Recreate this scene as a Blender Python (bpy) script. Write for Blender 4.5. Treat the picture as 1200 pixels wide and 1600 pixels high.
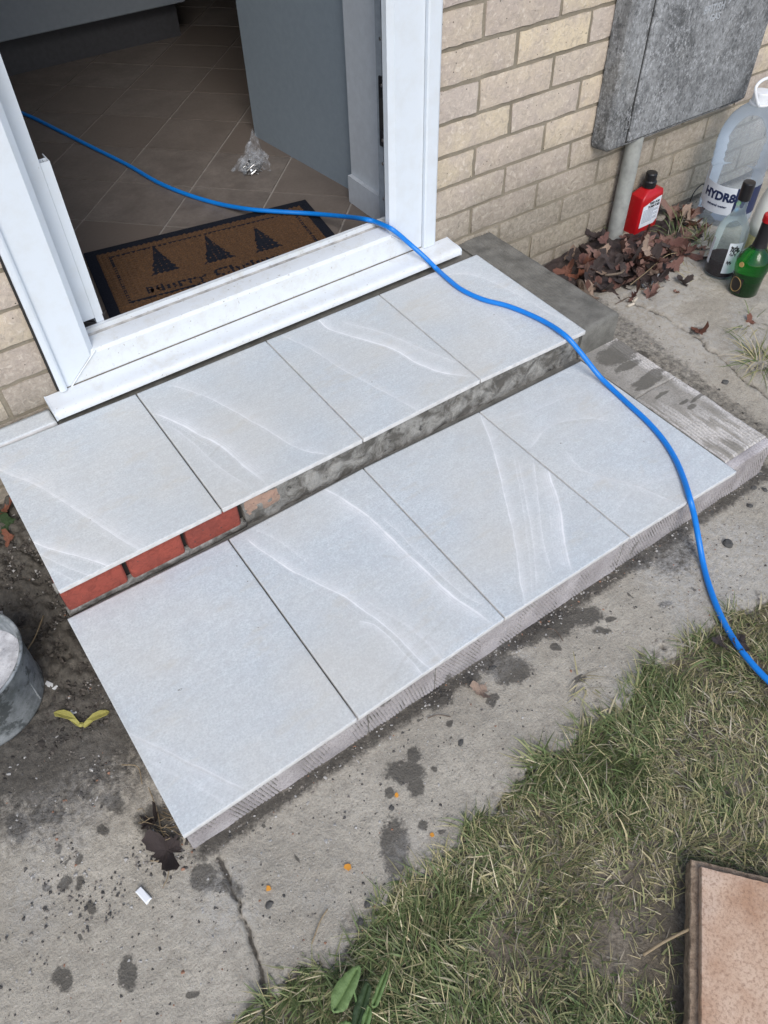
import bpy, bmesh, math, random
import numpy as np
from mathutils import Vector, Matrix

# ------------------------------------------------------------------ clear
for o in list(bpy.data.objects): bpy.data.objects.remove(o)
scene = bpy.context.scene
COL = scene.collection
random.seed(7)
RNG = np.random.default_rng(11)

# ------------------------------------------------------------------ camera
F_PX = 1201.06                                    # focal length in pixels of the 1200x1600 photograph
R3 = np.array([[0.8185214794909099, -0.5741288744624552, -0.019965548339237665],
               [-0.4439261983599693, -0.6100712910629886, -0.6563097974511759],
               [0.36462599745722635, 0.546066896386526, -0.7542273043646128]])   # rows: right, down, forward
CAM = np.array([0.0433, -1.3896, 1.2198])
cd = bpy.data.cameras.new('camera')
cam = bpy.data.objects.new('camera', cd); COL.objects.link(cam)
cd.sensor_fit = 'VERTICAL'; cd.sensor_height = 24.0; cd.lens = 24.0 * F_PX / 1600.0
cd.clip_start = 0.02; cd.clip_end = 500.0
cam.matrix_world = Matrix(((R3[0][0], -R3[1][0], -R3[2][0], CAM[0]),
                           (R3[0][1], -R3[1][1], -R3[2][1], CAM[1]),
                           (R3[0][2], -R3[1][2], -R3[2][2], CAM[2]), (0, 0, 0, 1)))
scene.camera = cam

# ------------------------------------------------------------------ sky, sun, exposure
SUN_EL, SUN_AZ = math.radians(46), math.radians(203)      # azimuth from +Y, clockwise
w = bpy.data.worlds.new('World'); scene.world = w; w.use_nodes = True
nt = w.node_tree; nt.nodes.clear()
out = nt.nodes.new('ShaderNodeOutputWorld'); bg = nt.nodes.new('ShaderNodeBackground')
sky = nt.nodes.new('ShaderNodeTexSky'); sky.sky_type = 'NISHITA'; sky.sun_disc = False
sky.sun_elevation = SUN_EL; sky.sun_rotation = SUN_AZ
sky.air_density = 1.0; sky.dust_density = 2.0; sky.ozone_density = 1.0
bg.inputs[1].default_value = 0.12
nt.links.new(sky.outputs[0], bg.inputs[0]); nt.links.new(bg.outputs[0], out.inputs[0])
sd = bpy.data.lights.new('sun', 'SUN'); sd.energy = 1.1; sd.angle = math.radians(30); sd.color = (1.0, 0.985, 0.96)
sun = bpy.data.objects.new('sun', sd); COL.objects.link(sun)
sv = Vector((math.sin(SUN_AZ) * math.cos(SUN_EL), math.cos(SUN_AZ) * math.cos(SUN_EL), math.sin(SUN_EL)))
sun.rotation_euler = sv.to_track_quat('Z', 'Y').to_euler(); sun.location = (0, 0, 6)
scene.view_settings.view_transform = 'Standard'; scene.view_settings.look = 'None'
scene.view_settings.exposure = 0.76; scene.view_settings.gamma = 1.0
scene.view_settings.use_curve_mapping = False
scene.render.resolution_x, scene.render.resolution_y = 768, 1024
scene.render.engine = 'CYCLES'

# ------------------------------------------------------------------ pixel -> place helpers
def ray(px, py): return R3.T @ np.array([(px - 600) / F_PX, (py - 800) / F_PX, 1.0])
def gz(px, py, z=0.0):
    d = ray(px, py); return CAM + d * ((z - CAM[2]) / d[2])
def gy(px, py, y=0.0):
    d = ray(px, py); return CAM + d * ((y - CAM[1]) / d[1])

ZL, ZU = 0.1078, 0.1858            # tops of the lower and the upper tread
YLF, YUF, YUB = -0.9098, -0.465, -0.0747
ZF = 0.2058                        # floor indoors
XF0, XF1 = 0.187, 1.147            # brick edges left and right of the door frame

# ------------------------------------------------------------------ noise (numpy)
def _h(ix, iy, s):
    n = (ix.astype(np.int64) * 374761393 + iy.astype(np.int64) * 668265263 + s * 982451653) & 0xffffffff
    n = ((n ^ (n >> 13)) * 1274126177) & 0xffffffff
    return ((n ^ (n >> 16)) & 0xffff) / 65535.0
def vnoise(x, y, s=0):
    x = np.asarray(x, float); y = np.asarray(y, float)
    ix = np.floor(x); iy = np.floor(y); fx = x - ix; fy = y - iy
    fx = fx * fx * (3 - 2 * fx); fy = fy * fy * (3 - 2 * fy)
    a = _h(ix, iy, s); b = _h(ix + 1, iy, s); c = _h(ix, iy + 1, s); d = _h(ix + 1, iy + 1, s)
    return (a * (1 - fx) + b * fx) * (1 - fy) + (c * (1 - fx) + d * fx) * fy
def fbm(x, y, s=0, o=4):
    v = 0; a = 0.5; t = 0
    for i in range(o):
        v = v + a * vnoise(x * 2 ** i, y * 2 ** i, s + i * 17); t += a; a *= 0.5
    return v / t
def sstep(a, b, x):
    t = np.clip((x - a) / (b - a), 0, 1); return t * t * (3 - 2 * t)
def seg_dist(P, A, B):
    """signed distance (left positive) of points P (n,2) to segment AB, plus parameter"""
    d = B - A; L2 = d @ d + 1e-12
    t = np.clip(((P - A) @ d) / L2, 0, 1)
    q = P - (A + t[:, None] * d)
    dist = np.hypot(q[:, 0], q[:, 1])
    sgn = np.sign(d[0] * (P[:, 1] - A[1]) - d[1] * (P[:, 0] - A[0]))
    return dist, sgn, t
def poly_dist(P, pts):
    best = np.full(len(P), 9e9); sg = np.ones(len(P)); tt = np.zeros(len(P)); n = len(pts) - 1
    for i in range(n):
        d, s, t = seg_dist(P, pts[i], pts[i + 1]); m = d < best
        best[m] = d[m]; sg[m] = s[m]; tt[m] = (i + t[m]) / n
    return best, sg, tt
def spline(pts, n=8):
    """Catmull-Rom through points"""
    P = [np.asarray(p, float) for p in pts]; P = [2 * P[0] - P[1]] + P + [2 * P[-1] - P[-2]]
    o = []
    for i in range(1, len(P) - 2):
        p0, p1, p2, p3 = P[i - 1:i + 3]
        for k in range(n):
            t = k / n
            o.append(0.5 * (2 * p1 + (p2 - p0) * t + (2 * p0 - 5 * p1 + 4 * p2 - p3) * t * t + (3 * p1 - p0 - 3 * p2 + p3) * t ** 3))
    o.append(P[-2]); return o

# ------------------------------------------------------------------ material builder
class Mat:
    def __init__(s, name):
        s.m = bpy.data.materials.new(name); s.m.use_nodes = True; s.t = s.m.node_tree; s.t.nodes.clear()
        s.o = s.n('ShaderNodeOutputMaterial'); s.b = s.n('ShaderNodeBsdfPrincipled')
        s.t.links.new(s.b.outputs[0], s.o.inputs[0]); s.co = None
    def n(s, ty): return s.t.nodes.new(ty)
    def l(s, a, b): s.t.links.new(a, b)
    def setin(s, inp, v):
        if hasattr(v, 'is_linked') or hasattr(v, 'links'): s.l(v, inp)
        elif isinstance(v, (tuple, list)) and len(v) == 3 and inp.type == 'RGBA': inp.default_value = (*v, 1)
        else: inp.default_value = v
    def coords(s, rnd=False, scale=None):
        tc = s.n('ShaderNodeTexCoord'); c = tc.outputs['Object']
        if rnd:
            oi = s.n('ShaderNodeObjectInfo'); mu = s.n('ShaderNodeMath'); mu.operation = 'MULTIPLY'; mu.inputs[1].default_value = 37.0
            s.l(oi.outputs['Random'], mu.inputs[0]); ad = s.n('ShaderNodeVectorMath'); ad.operation = 'ADD'
            s.l(c, ad.inputs[0]); s.l(mu.outputs[0], ad.inputs[1]); c = ad.outputs[0]
        if scale:
            mp = s.n('ShaderNodeVectorMath'); mp.operation = 'MULTIPLY'; mp.inputs[1].default_value = scale
            s.l(c, mp.inputs[0]); c = mp.outputs[0]
        s.co = c; return c
    def noise(s, scale, detail=4, rough=0.6, co=None, dist=0.0):
        n = s.n('ShaderNodeTexNoise'); n.inputs['Scale'].default_value = scale; n.inputs['Detail'].default_value = detail
        n.inputs['Roughness'].default_value = rough; n.inputs['Distortion'].default_value = dist
        s.l(co or s.co or s.coords(), n.inputs['Vector']); return n.outputs['Fac']
    def voro(s, scale, co=None, out='Distance', feat='F1'):
        n = s.n('ShaderNodeTexVoronoi'); n.feature = feat; n.inputs['Scale'].default_value = scale
        s.l(co or s.co or s.coords(), n.inputs['Vector']); return n.outputs[out]
    def ramp(s, v, *stops):
        r = s.n('ShaderNodeValToRGB'); s.l(v, r.inputs[0]); e = r.color_ramp.elements
        while len(e) < len(stops): e.new(0.5)
        for k, (p, c) in enumerate(stops):
            e[k].position = p; e[k].color = (*c, 1) if isinstance(c, (tuple, list)) else (c, c, c, 1)
        return r.outputs[0]
    def mix(s, f, a, b, mode='MIX'):
        m = s.n('ShaderNodeMix'); m.data_type = 'RGBA'; m.blend_type = mode
        s.setin(m.inputs[0], f); s.setin(m.inputs[6], a); s.setin(m.inputs[7], b); return m.outputs[2]
    def math(s, op, a, b=0.0, c=None):
        m = s.n('ShaderNodeMath'); m.operation = op; s.setin(m.inputs[0], a); s.setin(m.inputs[1], b)
        if c is not None: s.setin(m.inputs[2], c)
        return m.outputs[0]
    def attr(s, name, vec=False):
        a = s.n('ShaderNodeAttribute'); a.attribute_name = name; return a.outputs['Color' if vec else 'Fac']
    def rand(s): return s.n('ShaderNodeObjectInfo').outputs['Random']
    def sep(s, axis, co=None):
        x = s.n('ShaderNodeSeparateXYZ'); s.l(co or s.co or s.coords(), x.inputs[0]); return x.outputs[axis]
    def bump(s, h, strength=0.4, dist=0.002):
        b = s.n('ShaderNodeBump'); b.inputs['Strength'].default_value = strength; b.inputs['Distance'].default_value = dist
        s.l(h, b.inputs['Height']); s.l(b.outputs[0], s.b.inputs['Normal'])
    def fin(s, col, rough=0.6, **k):
        s.setin(s.b.inputs['Base Color'], col); s.setin(s.b.inputs['Roughness'], rough)
        for kk, v in k.items(): s.setin(s.b.inputs[kk.replace('_', ' ')], v)
        return s.m

M = {}
def plain(name, col, rough=0.5, var=0.15, sc=60, bump=0.0, **k):
    m = Mat(name); f = m.noise(sc, 4)
    c = m.mix(m.ramp(f, (0.3, 0.0), (0.7, 1.0)), tuple(v * (1 - var) for v in col), tuple(min(1, v * (1 + var)) for v in col))
    if bump: m.bump(m.noise(sc * 4, 3), bump, 0.001)
    M[name] = m.fin(c, rough, **k); return M[name]

# concrete path -----------------------------------------------------
m = Mat('concrete'); m.coords()
n1 = m.noise(5, 6, .65); n2 = m.noise(45, 6, .7); n3 = m.noise(240, 4, .7); n4 = m.noise(700, 2, .5)
c = m.mix(m.ramp(n1, (.35, 0.), (.68, 1.)), (.335, .305, .250), (.485, .445, .370))
c = m.mix(m.ramp(n2, (.36, .50), (.56, 0.)), c, (.255, .232, .190))
c = m.mix(m.ramp(n3, (.34, .5), (.50, 0.)), c, (.20, .182, .15))
v = m.voro(150); c = m.mix(m.ramp(v, (.10, .8), (.16, 0.)), c, (.52, .49, .44))          # pale aggregate
v2 = m.voro(85); c = m.mix(m.ramp(v2, (.07, .85), (.10, 0.)), c, (.09, .085, .078))      # dark aggregate
c = m.mix(m.ramp(n4, (.62, 0.), (.72, .7)), c, (.46, .44, .40))
wet = m.attr('wet'); e = m.noise(160, 4, .7)
wm = m.ramp(m.math('ADD', wet, m.math('MULTIPLY', m.math('SUBTRACT', e, .5), .6)), (.40, 0.), (.56, 1.))
c = m.mix(m.math('MULTIPLY', wm, .84), c, (.055, .049, .039))
soil = m.attr('soil')
sm = m.ramp(m.math('ADD', soil, m.math('MULTIPLY', m.math('SUBTRACT', m.noise(70, 5, .75), .5), 1.1)), (.35, 0.), (.7, 1.))
c = m.mix(m.math('MULTIPLY', sm, .88), c, m.mix(m.ramp(m.noise(130, 6, .8), (.36, 0.), (.66, 1.)), (.016, .0135, .011), (.088, .078, .064)))
pale = m.attr('pale'); c = m.mix(m.math('MULTIPLY', m.math('MULTIPLY', pale, m.ramp(m.noise(90, 5, .8), (.4, 0.), (.62, 1.))), .75), c, (.42, .41, .385))
h = m.math('ADD', m.math('MULTIPLY', n3, .8), m.math('MULTIPLY', n2, 1.2)); m.bump(h, .75, .005)
M['concrete'] = m.fin(c, m.mix(wm, (.88,) * 3, (.55,) * 3))
# soil -----------------------------------------------------------------
m = Mat('soil'); m.coords(); n1 = m.noise(12, 6, .7); n2 = m.noise(160, 5, .7)
c = m.mix(m.ramp(n1, (.35, 0.), (.65, 1.)), (.115, .095, .068), (.27, .232, .178))
c = m.mix(m.ramp(n2, (.35, .7), (.6, 0.)), c, (.07, .057, .04)); m.bump(n2, .8, .006)
M['soil'] = m.fin(c, .95)
# tiles -------------------------------------------------------------------
m = Mat('porcelain_tile'); m.coords()
n1 = m.noise(6, 4, .6); n2 = m.noise(300, 4, .8); n3 = m.noise(3.1, 3, .5); n4 = m.noise(70, 5, .75); n6 = m.noise(1, 4, .7, co=m.coords(scale=(26, 120, 60))); m.coords()
c = m.mix(m.ramp(n1, (.3, 0.), (.7, 1.)), (.540, .588, .612), (.618, .660, .678))
c = m.mix(m.ramp(n2, (.36, .75), (.56, 0.)), c, (.385, .43, .452))
c = m.mix(m.ramp(n2, (.55, 0.), (.70, .5)), c, (.70, .715, .73))
c = m.mix(m.ramp(n4, (.36, .40), (.52, 0.)), c, (.43, .45, .475))
c = m.mix(m.ramp(n6, (.42, .30), (.56, 0.)), c, (.45, .47, .49))
c = m.mix(m.ramp(n3, (.48, 0.), (.70, .42)), c, (.56, .525, .45))
n7 = m.noise(1, 5, .75, co=m.coords(scale=(7, 16, 9))); m.coords(); c = m.mix(m.ramp(n7, (.56, 0.), (.70, .34)), c, (.50, .46, .38))
vd = m.attr('vd'); fl = m.noise(60, 3, .7)
wav = m.n('ShaderNodeTexNoise'); wav.noise_dimensions = '1D'; wav.inputs['Scale'].default_value = 9.0; wav.inputs['Detail'].default_value = 3; m.l(m.math('ADD', vd, m.math('MULTIPLY', n4, .12)), wav.inputs['W'])
def ex(v, k): return m.math('POWER', 2.718, m.math('MULTIPLY', v, k))
pv = m.math('MAXIMUM', vd, 0.0); nv = m.math('MINIMUM', vd, 0.0)
band = m.math('MULTIPLY', m.math('MULTIPLY', ex(pv, -.85), ex(nv, 7.0)), m.ramp(wav.outputs[0], (.34, .20), (.60, .95)))
core = m.math('MULTIPLY', m.math('MULTIPLY', ex(pv, -5.0), ex(nv, 7.0)), .45)
vv = m.math('ADD', band, core)
vv = m.math('MULTIPLY', m.math('MULTIPLY', vv, m.attr('vein')), m.ramp(fl, (.3, .65), (.6, 1.1)))
c = m.mix(m.math('MINIMUM', m.math('MULTIPLY', vv, .95), 1.0), c, (.79, .80, .81))
c = m.mix(m.math('MULTIPLY', m.attr('dark'), .6), c, (.36, .35, .31))
sp = m.noise(95, 2, .5); c = m.mix(m.ramp(sp, (.765, 0.), (.80, .8)), c, (.16, .15, .13))
m.bump(m.math('ADD', n4, m.math('MULTIPLY', n2, .6)), .22, .0015)
M['tile'] = m.fin(c, m.math('ADD', m.math('MULTIPLY', n4, .25), .36), Specular_IOR_Level=.42)
M['tile_edge'] = plain('tile_edge', (.50, .50, .49), .7)
# mortar ---------------------------------------------------------------------
m = Mat('wet_mortar'); m.coords(); n1 = m.noise(22, 5, .65); n2 = m.noise(300, 4, .7)
c = m.mix(m.ramp(n1, (.35, 0.), (.65, 1.)), (.105, .102, .090), (.185, .180, .160))
c = m.mix(m.ramp(n2, (.68, 0.), (.75, .7)), c, (.36, .35, .32)); c = m.mix(m.ramp(n2, (.3, .6), (.5, 0.)), c, (.075, .072, .064))
m.bump(n2, .4, .002); M['wet_mortar'] = m.fin(c, .8)
m = Mat('riser_mortar'); m.coords(); n1 = m.noise(26, 6, .7, dist=.6); n2 = m.noise(200, 5, .7)
c = m.mix(m.ramp(n1, (.42, 0.), (.60, 1.)), (.095, .089, .078), (.29, .285, .265))
c = m.mix(m.ramp(m.noise(33, 4, .7), (.60, 0.), (.68, .9)), c, (.028, .027, .026))
c = m.mix(m.ramp(n2, (.3, .5), (.5, 0.)), c, (.09, .085, .075)); m.bump(m.math('ADD', n1, m.math('MULTIPLY', n2, .4)), .7, .005)
M['riser_mortar'] = m.fin(c, .85)
def combed(name, c1, c2, c3, cp):
    m = Mat(name); m.coords(); n2 = m.noise(260, 4, .7); n1 = m.noise(14, 5, .7)
    c = m.mix(m.ramp(n1, (.35, 0.), (.65, 1.)), c1, c2)
    c = m.mix(m.ramp(n2, (.34, .7), (.55, 0.)), c, c3)
    wt = m.attr('wet'); wm = m.ramp(m.math('ADD', wt, m.math('MULTIPLY', m.math('SUBTRACT', m.noise(120, 4, .7), .5), .6)), (.4, 0.), (.56, 1.))
    c = m.mix(m.math('MULTIPLY', m.attr('pale'), m.ramp(n2, (.4, .35), (.55, .95))), c, cp)
    c = m.mix(m.math('MULTIPLY', wm, .75), c, (.085, .079, .064))
    m.bump(n2, .6, .003); M[name] = m.fin(c, .9)
combed('combed_slab', (.285, .265, .268), (.420, .392, .398), (.19, .175, .175), (.60, .575, .58))
combed('edge_concrete', (.25, .235, .205), (.36, .34, .305), (.18, .168, .146), (.62, .595, .57))
# bricks ----------------------------------------------------------------------------
def brick_mat(name, c1, c2, c3, dirty):
    m = Mat(name); m.coords(rnd=True)
    n1 = m.noise(14, 5, .65); n2 = m.noise(85, 6, .7, dist=.8); n3 = m.noise(420, 3, .6)
    c = m.ramp(m.rand(), (.0, c1), (.35, c2), (.6, c3), (.85, tuple(v * 1.12 for v in c2)))
    c = m.mix(m.ramp(n1, (.38, 0.), (.68, .8)), c, c3)
    c = m.mix(m.ramp(n2, (.34, .6), (.50, 0.)), c, tuple(v * .66 for v in c1))
    c = m.mix(m.ramp(n2, (.55, 0.), (.66, .7)), c, tuple(min(.7, v * 1.4) for v in c1))
    vv = m.voro(52); c = m.mix(m.ramp(vv, (.065, .9), (.09, 0.)), c, (.045, .042, .038))      # burnt specks
    if dirty:                                                                          # splashed mortar over the bottom courses
        tc = m.n('ShaderNodeNewGeometry'); z = m.sep('Z', tc.outputs['Position'])
        wn = m.noise(9, 4, .6, co=tc.outputs['Position'])
        d = m.ramp(m.math('ADD', z, m.math('MULTIPLY', m.math('SUBTRACT', wn, .5), .28)), (.16, .85), (.40, 0.))
        c = m.mix(d, c, m.mix(m.ramp(n2, (.35, 0.), (.65, 1.)), (.18, .157, .120), (.34, .305, .245)))
    m.bump(m.math('ADD', m.math('MULTIPLY', n2, 1.0), m.math('MULTIPLY', n1, 1.0)), .6, .006)
    return m.fin(c, .92)
M['brick'] = brick_mat('buff_brick', (.520, .450, .385), (.600, .505, .355), (.455, .385, .340), True)
M['brick_pink'] = brick_mat('pink_brick', (.30, .19, .14), (.34, .22, .165), (.24, .20, .165), False)
M['brick_red'] = brick_mat('red_brick', (.245, .050, .036), (.275, .060, .040), (.20, .050, .038), False)
m = Mat('joint_mortar'); m.coords(); n2 = m.noise(220, 5, .7); n1 = m.noise(9, 4)
c = m.mix(m.ramp(n1, (.35, 0.), (.65, 1.)), (.195, .170, .126), (.285, .252, .195))
c = m.mix(m.ramp(n2, (.32, .6), (.55, 0.)), c, (.19, .162, .115)); m.bump(n2, .6, .003); M['joint'] = m.fin(c, .95)
# upvc -----------------------------------------------------------------------------------
m = Mat('white_upvc'); m.coords(); n1 = m.noise(18, 5, .7); n2 = m.noise(150, 3, .6)
c = m.mix(m.ramp(n1, (.45, 0.), (.8, .40)), (.635, .685, .73), (.52, .52, .49))
c = m.mix(m.ramp(n2, (.735, 0.), (.77, .7)), c, (.35, .33, .30))
M['upvc'] = m.fin(c, m.math('ADD', m.math('MULTIPLY', n1, .25), .22), Specular_IOR_Level=.5)
m = Mat('dirty_upvc'); m.coords(); n1 = m.noise(22, 6, .75); n2 = m.noise(120, 4, .7)
st = m.coords(scale=(3, 60, 60)); n5 = m.noise(3, 4, .7, co=st)
c = m.mix(m.ramp(n1, (.48, 0.), (.74, .55)), (.655, .69, .715), (.50, .475, .40))
c = m.mix(m.ramp(n5, (.62, 0.), (.80, .30)), c, (.50, .47, .40)); c = m.mix(m.ramp(n2, (.64, 0.), (.70, .8)), c, (.26, .22, .17))
M['upvc_dirty'] = m.fin(c, .42)
plain('rebate_grey', (.24, .27, .30), .5); plain('sealant', (.13, .11, .085), .8, .4); plain('track_dirt', (.40, .39, .37), .8, .5, 40)
plain('seal_grey', (.10, .11, .12), .5); plain('black_metal', (.012, .013, .016), .35); plain('dark_gap', (.02, .019, .018), .9)
plain('screw_metal', (.55, .55, .55), .3, Metallic=1.0)
plain('grey_paint', (.205, .25, .29), .55, .05); plain('white_paint', (.46, .50, .54), .6, .06)
plain('cabinet_paint', (.22, .25, .28), .5, .05); plain('room_wall', (.20, .20, .20), .8, .05)
plain('plinth_dark', (.05, .05, .055), .6)
# floor indoors
m = Mat('vinyl_tile'); m.coords(rnd=True); n1 = m.noise(13, 6, .75); n2 = m.noise(120, 5, .7)
c = m.mix(m.ramp(n1, (.35, 0.), (.68, 1.)), (.110, .096, .086), (.205, .180, .160))
c = m.mix(m.rand(), c, (.13, .108, .092)); c = m.mix(m.ramp(n2, (.3, .45), (.55, 0.)), c, (.10, .075, .06))
M['vinyl'] = m.fin(c, .5); plain('floor_grout', (.25, .23, .21), .8)
# coir
m = Mat('coir'); m.coords(); a = m.noise(260, 4, .8); b = m.coords(scale=(500, 160, 200)); b2 = m.noise(1, 3, .7, co=b)
c = m.mix(m.ramp(a, (.3, 0.), (.7, 1.)), (.045, .021, .008), (.175, .086, .032)); c = m.mix(m.ramp(b2, (.3, .7), (.6, 0.)), c, (.028, .012, .005))
m.bump(m.math('ADD', a, b2), .9, .004); M['coir'] = m.fin(c, .95)
m = Mat('mat_rubber'); m.coords(); a = m.noise(300, 4, .8)
c = m.mix(m.ramp(a, (.45, 0.), (.72, .55)), (.006, .008, .014), (.035, .037, .045)); m.bump(a, .6, .002); M['rubber'] = m.fin(c, .8, Specular_IOR_Level=.15)
plain('cable_blue', (.006, .185, .62), .33, .05, Specular_IOR_Level=.45)
# meter box
m = Mat('weathered_grp'); m.coords(scale=(1.0, 1.0, .7)); n1 = m.noise(8, 8, .8); n2 = m.noise(170, 5, .75); n3 = m.noise(90, 5, .75)
c = m.mix(m.ramp(n1, (.36, 0.), (.66, 1.)), (.060, .062, .062), (.29, .298, .30))
c = m.mix(m.ramp(n3, (.36, .85), (.50, 0.)), c, (.040, .042, .044)); c = m.mix(m.math('MULTIPLY', m.ramp(n2, (.48, 0.), (.64, .9)), m.ramp(m.noise(20, 4, .7), (.35, .25), (.62, 1.0))), c, (.47, .48, .49))
c = m.mix(m.ramp(m.noise(5, 3), (.62, 0.), (.78, .5)), c, (.135, .125, .10)); m.bump(n2, .35, .002)
M['grp'] = m.fin(c, .7)
plain('grp_text', (.36, .38, .40), .7); plain('pipe_grey', (.30, .31, .29), .6, .2, 40)
m = Mat('galvanised'); m.coords(); n1 = m.noise(28, 6, .75); n2 = m.noise(150, 4, .7); n3 = m.noise(9, 4, .7)
c = m.mix(m.ramp(n1, (.35, 0.), (.65, 1.)), (.15, .168, .172), (.36, .385, .395)); c = m.mix(m.ramp(m.noise(22, 5, .7), (.52, 0.), (.57, .85)), c, (.075, .085, .085))
c = m.mix(m.ramp(n2, (.62, 0.), (.75, .6)), c, (.44, .45, .46)); m.bump(n1, .3, .002); M['galv'] = m.fin(c, .6, Metallic=.25)
m = Mat('bucket_slurry'); m.coords(); n1 = m.noise(45, 5, .7); n2 = m.noise(160, 4, .7)
c = m.mix(m.ramp(n1, (.35, 0.), (.62, 1.)), (.36, .36, .375), (.60, .61, .625)); c = m.mix(m.ramp(n2, (.28, .8), (.40, 0.)), c, (.12, .12, .13)); m.bump(n2, .5, .003)
M['slurry'] = m.fin(c, .8)
# terracotta slab
m = Mat('terracotta'); m.coords(); n1 = m.noise(16, 6, .65); n2 = m.noise(220, 5, .75); n3 = m.noise(5, 3, .6)
c = m.mix(m.ramp(n1, (.35, 0.), (.65, 1.)), (.42, .255, .160), (.58, .42, .305)); c = m.mix(m.ramp(n3, (.44, 0.), (.62, .85)), c, (.58, .52, .46))
c = m.mix(m.ramp(n2, (.36, .75), (.52, 0.)), c, (.24, .14, .09)); c = m.mix(m.ramp(n2, (.60, 0.), (.72, .4)), c, (.56, .46, .38))
sp = m.voro(17); c = m.mix(m.ramp(sp, (.17, .75), (.21, 0.)), c, (.50, .485, .46)); m.bump(n2, .4, .002); M['terracotta'] = m.fin(c, .75)
m = Mat('terracotta_edge'); m.coords(); n2 = m.noise(90, 6, .8); c = m.mix(m.ramp(n2, (.38, 0.), (.66, 1.)), (.17, .12, .08), (.46, .35, .25)); m.bump(n2, .8, .005)
M['terracotta_edge'] = m.fin(c, .9)
# plants: colour per blade in an attribute
m = Mat('grass_blades'); m.coords(); c = m.attr('col', True); c = m.mix(m.ramp(m.noise(400, 2), (.3, .25), (.7, 0.)), c, (.05, .05, .02)); M['grass'] = m.fin(c, .55, Specular_IOR_Level=.3)
def leaf_mat(name, a, b, v):
    m = Mat(name); m.coords(rnd=True); n1 = m.noise(40, 5, .7); r = m.rand()
    c = m.mix(m.ramp(n1, (.35, 0.), (.65, 1.)), a, b); c = m.mix(m.ramp(r, (.15, 0.), (.9, .75)), c, v)
    m.bump(m.noise(160, 4, .7), .6, .003); return m.fin(c, .65)
M['leaf'] = leaf_mat('dead_leaf', (.085, .034, .027), (.19, .092, .072), (.27, .17, .135))
M['leaf_red'] = leaf_mat('red_leaf', (.16, .050, .028), (.24, .095, .050), (.14, .06, .04))
M['leaf_wet'] = leaf_mat('wet_leaf', (.022, .015, .014), (.070, .050, .045), (.045, .033, .030))
M['leaf_pale'] = leaf_mat('pale_leaf', (.24, .165, .115), (.36, .27, .205), (.30, .22, .17))
M['leaf_green'] = leaf_mat('weed_leaf', (.085, .16, .045), (.15, .24, .08), (.12, .19, .06))
M['leaf_dkgreen'] = leaf_mat('dark_green_leaf', (.020, .045, .012), (.035, .07, .02), (.03, .055, .02))
M['samara'] = leaf_mat('samara', (.27, .25, .05), (.38, .36, .10), (.33, .30, .08))
M['root'] = leaf_mat('root_fibre', (.22, .16, .09), (.32, .25, .15), (.26, .2, .12))
M['twig'] = leaf_mat('twig', (.09, .065, .045), (.16, .12, .09), (.13, .1, .07))
plain('petal_orange', (.62, .27, .03), .6); plain('stone_dark', (.075, .073, .068), .85, .3, 90, .5); plain('stone_pale', (.46, .45, .42), .85, .2, 90, .5)
plain('white_plastic', (.72, .74, .76), .4, .05); plain('chip_white', (.55, .56, .55), .7)
plain('butt_paper', (.52, .47, .38), .8)
m = Mat('grit_bits'); m.coords(); M['grit'] = m.fin(m.attr('col', True), .85)
plain('red_plastic', (.40, .007, .011), .35, .08); plain('black_plastic', (.010, .010, .012), .35)
plain('label_white', (.66, .70, .75), .5, .04); plain('print_black', (.012, .012, .016), .6); plain('print_navy', (.012, .022, .075), .5); plain('print_grey', (.28, .31, .36), .6)
plain('gold_print', (.36, .25, .09), .4); plain('label_dark', (.012, .010, .010), .4); plain('print_blue', (.02, .22, .50), .5); plain('print_green', (.12, .36, .06), .5); plain('print_maroon', (.14, .02, .03), .5)
def thin_glass(name, col, k=.16):
    m = Mat(name); tr = m.n('ShaderNodeBsdfTransparent'); tr.inputs[0].default_value = (*col, 1); gl = m.n('ShaderNodeBsdfPrincipled'); gl.inputs['Base Color'].default_value = (.75, .80, .86, 1); gl.inputs['Roughness'].default_value = .08
    fr_ = m.n('ShaderNodeFresnel'); fr_.inputs[0].default_value = 1.5; mx = m.n('ShaderNodeMixShader'); m.l(m.math('ADD', m.math('MULTIPLY', fr_.outputs[0], .55), k), mx.inputs[0]); m.l(tr.outputs[0], mx.inputs[1]); m.l(gl.outputs[0], mx.inputs[2]); m.l(mx.outputs[0], m.o.inputs[0]); M[name] = m.m
thin_glass('clear_glass', (.86, .92, .90), .02); thin_glass('pet', (.84, .90, .96), .10)
def glass(name, col, rough=.04, ior=1.45, trans=1.0):
    m = Mat(name); M[name] = m.fin(col, rough, Transmission_Weight=trans, IOR=ior); return M[name]
glass('green_glass', (.012, .30, .045), .03, 1.45, .93)
plain('cola', (.020, .006, .006), .4, Specular_IOR_Level=.1); plain('bottle_white', (.72, .72, .66), .35, .05); plain('bottle_amber', (.40, .37, .19), .3, .12); plain('gold_foil', (.55, .42, .16), .3)
m = Mat('bag_film'); m.coords()
tr = m.n('ShaderNodeBsdfTransparent'); gl = m.n('ShaderNodeBsdfPrincipled'); gl.inputs['Base Color'].default_value = (.55, .60, .66, 1); gl.inputs['Roughness'].default_value = .25
mx = m.n('ShaderNodeMixShader'); m.l(m.ramp(m.noise(30, 4, .7), (.38, .03), (.66, .36)), mx.inputs[0]); m.l(tr.outputs[0], mx.inputs[1]); m.l(gl.outputs[0], mx.inputs[2]); m.l(mx.outputs[0], m.o.inputs[0]); M['bag'] = m.m

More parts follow.
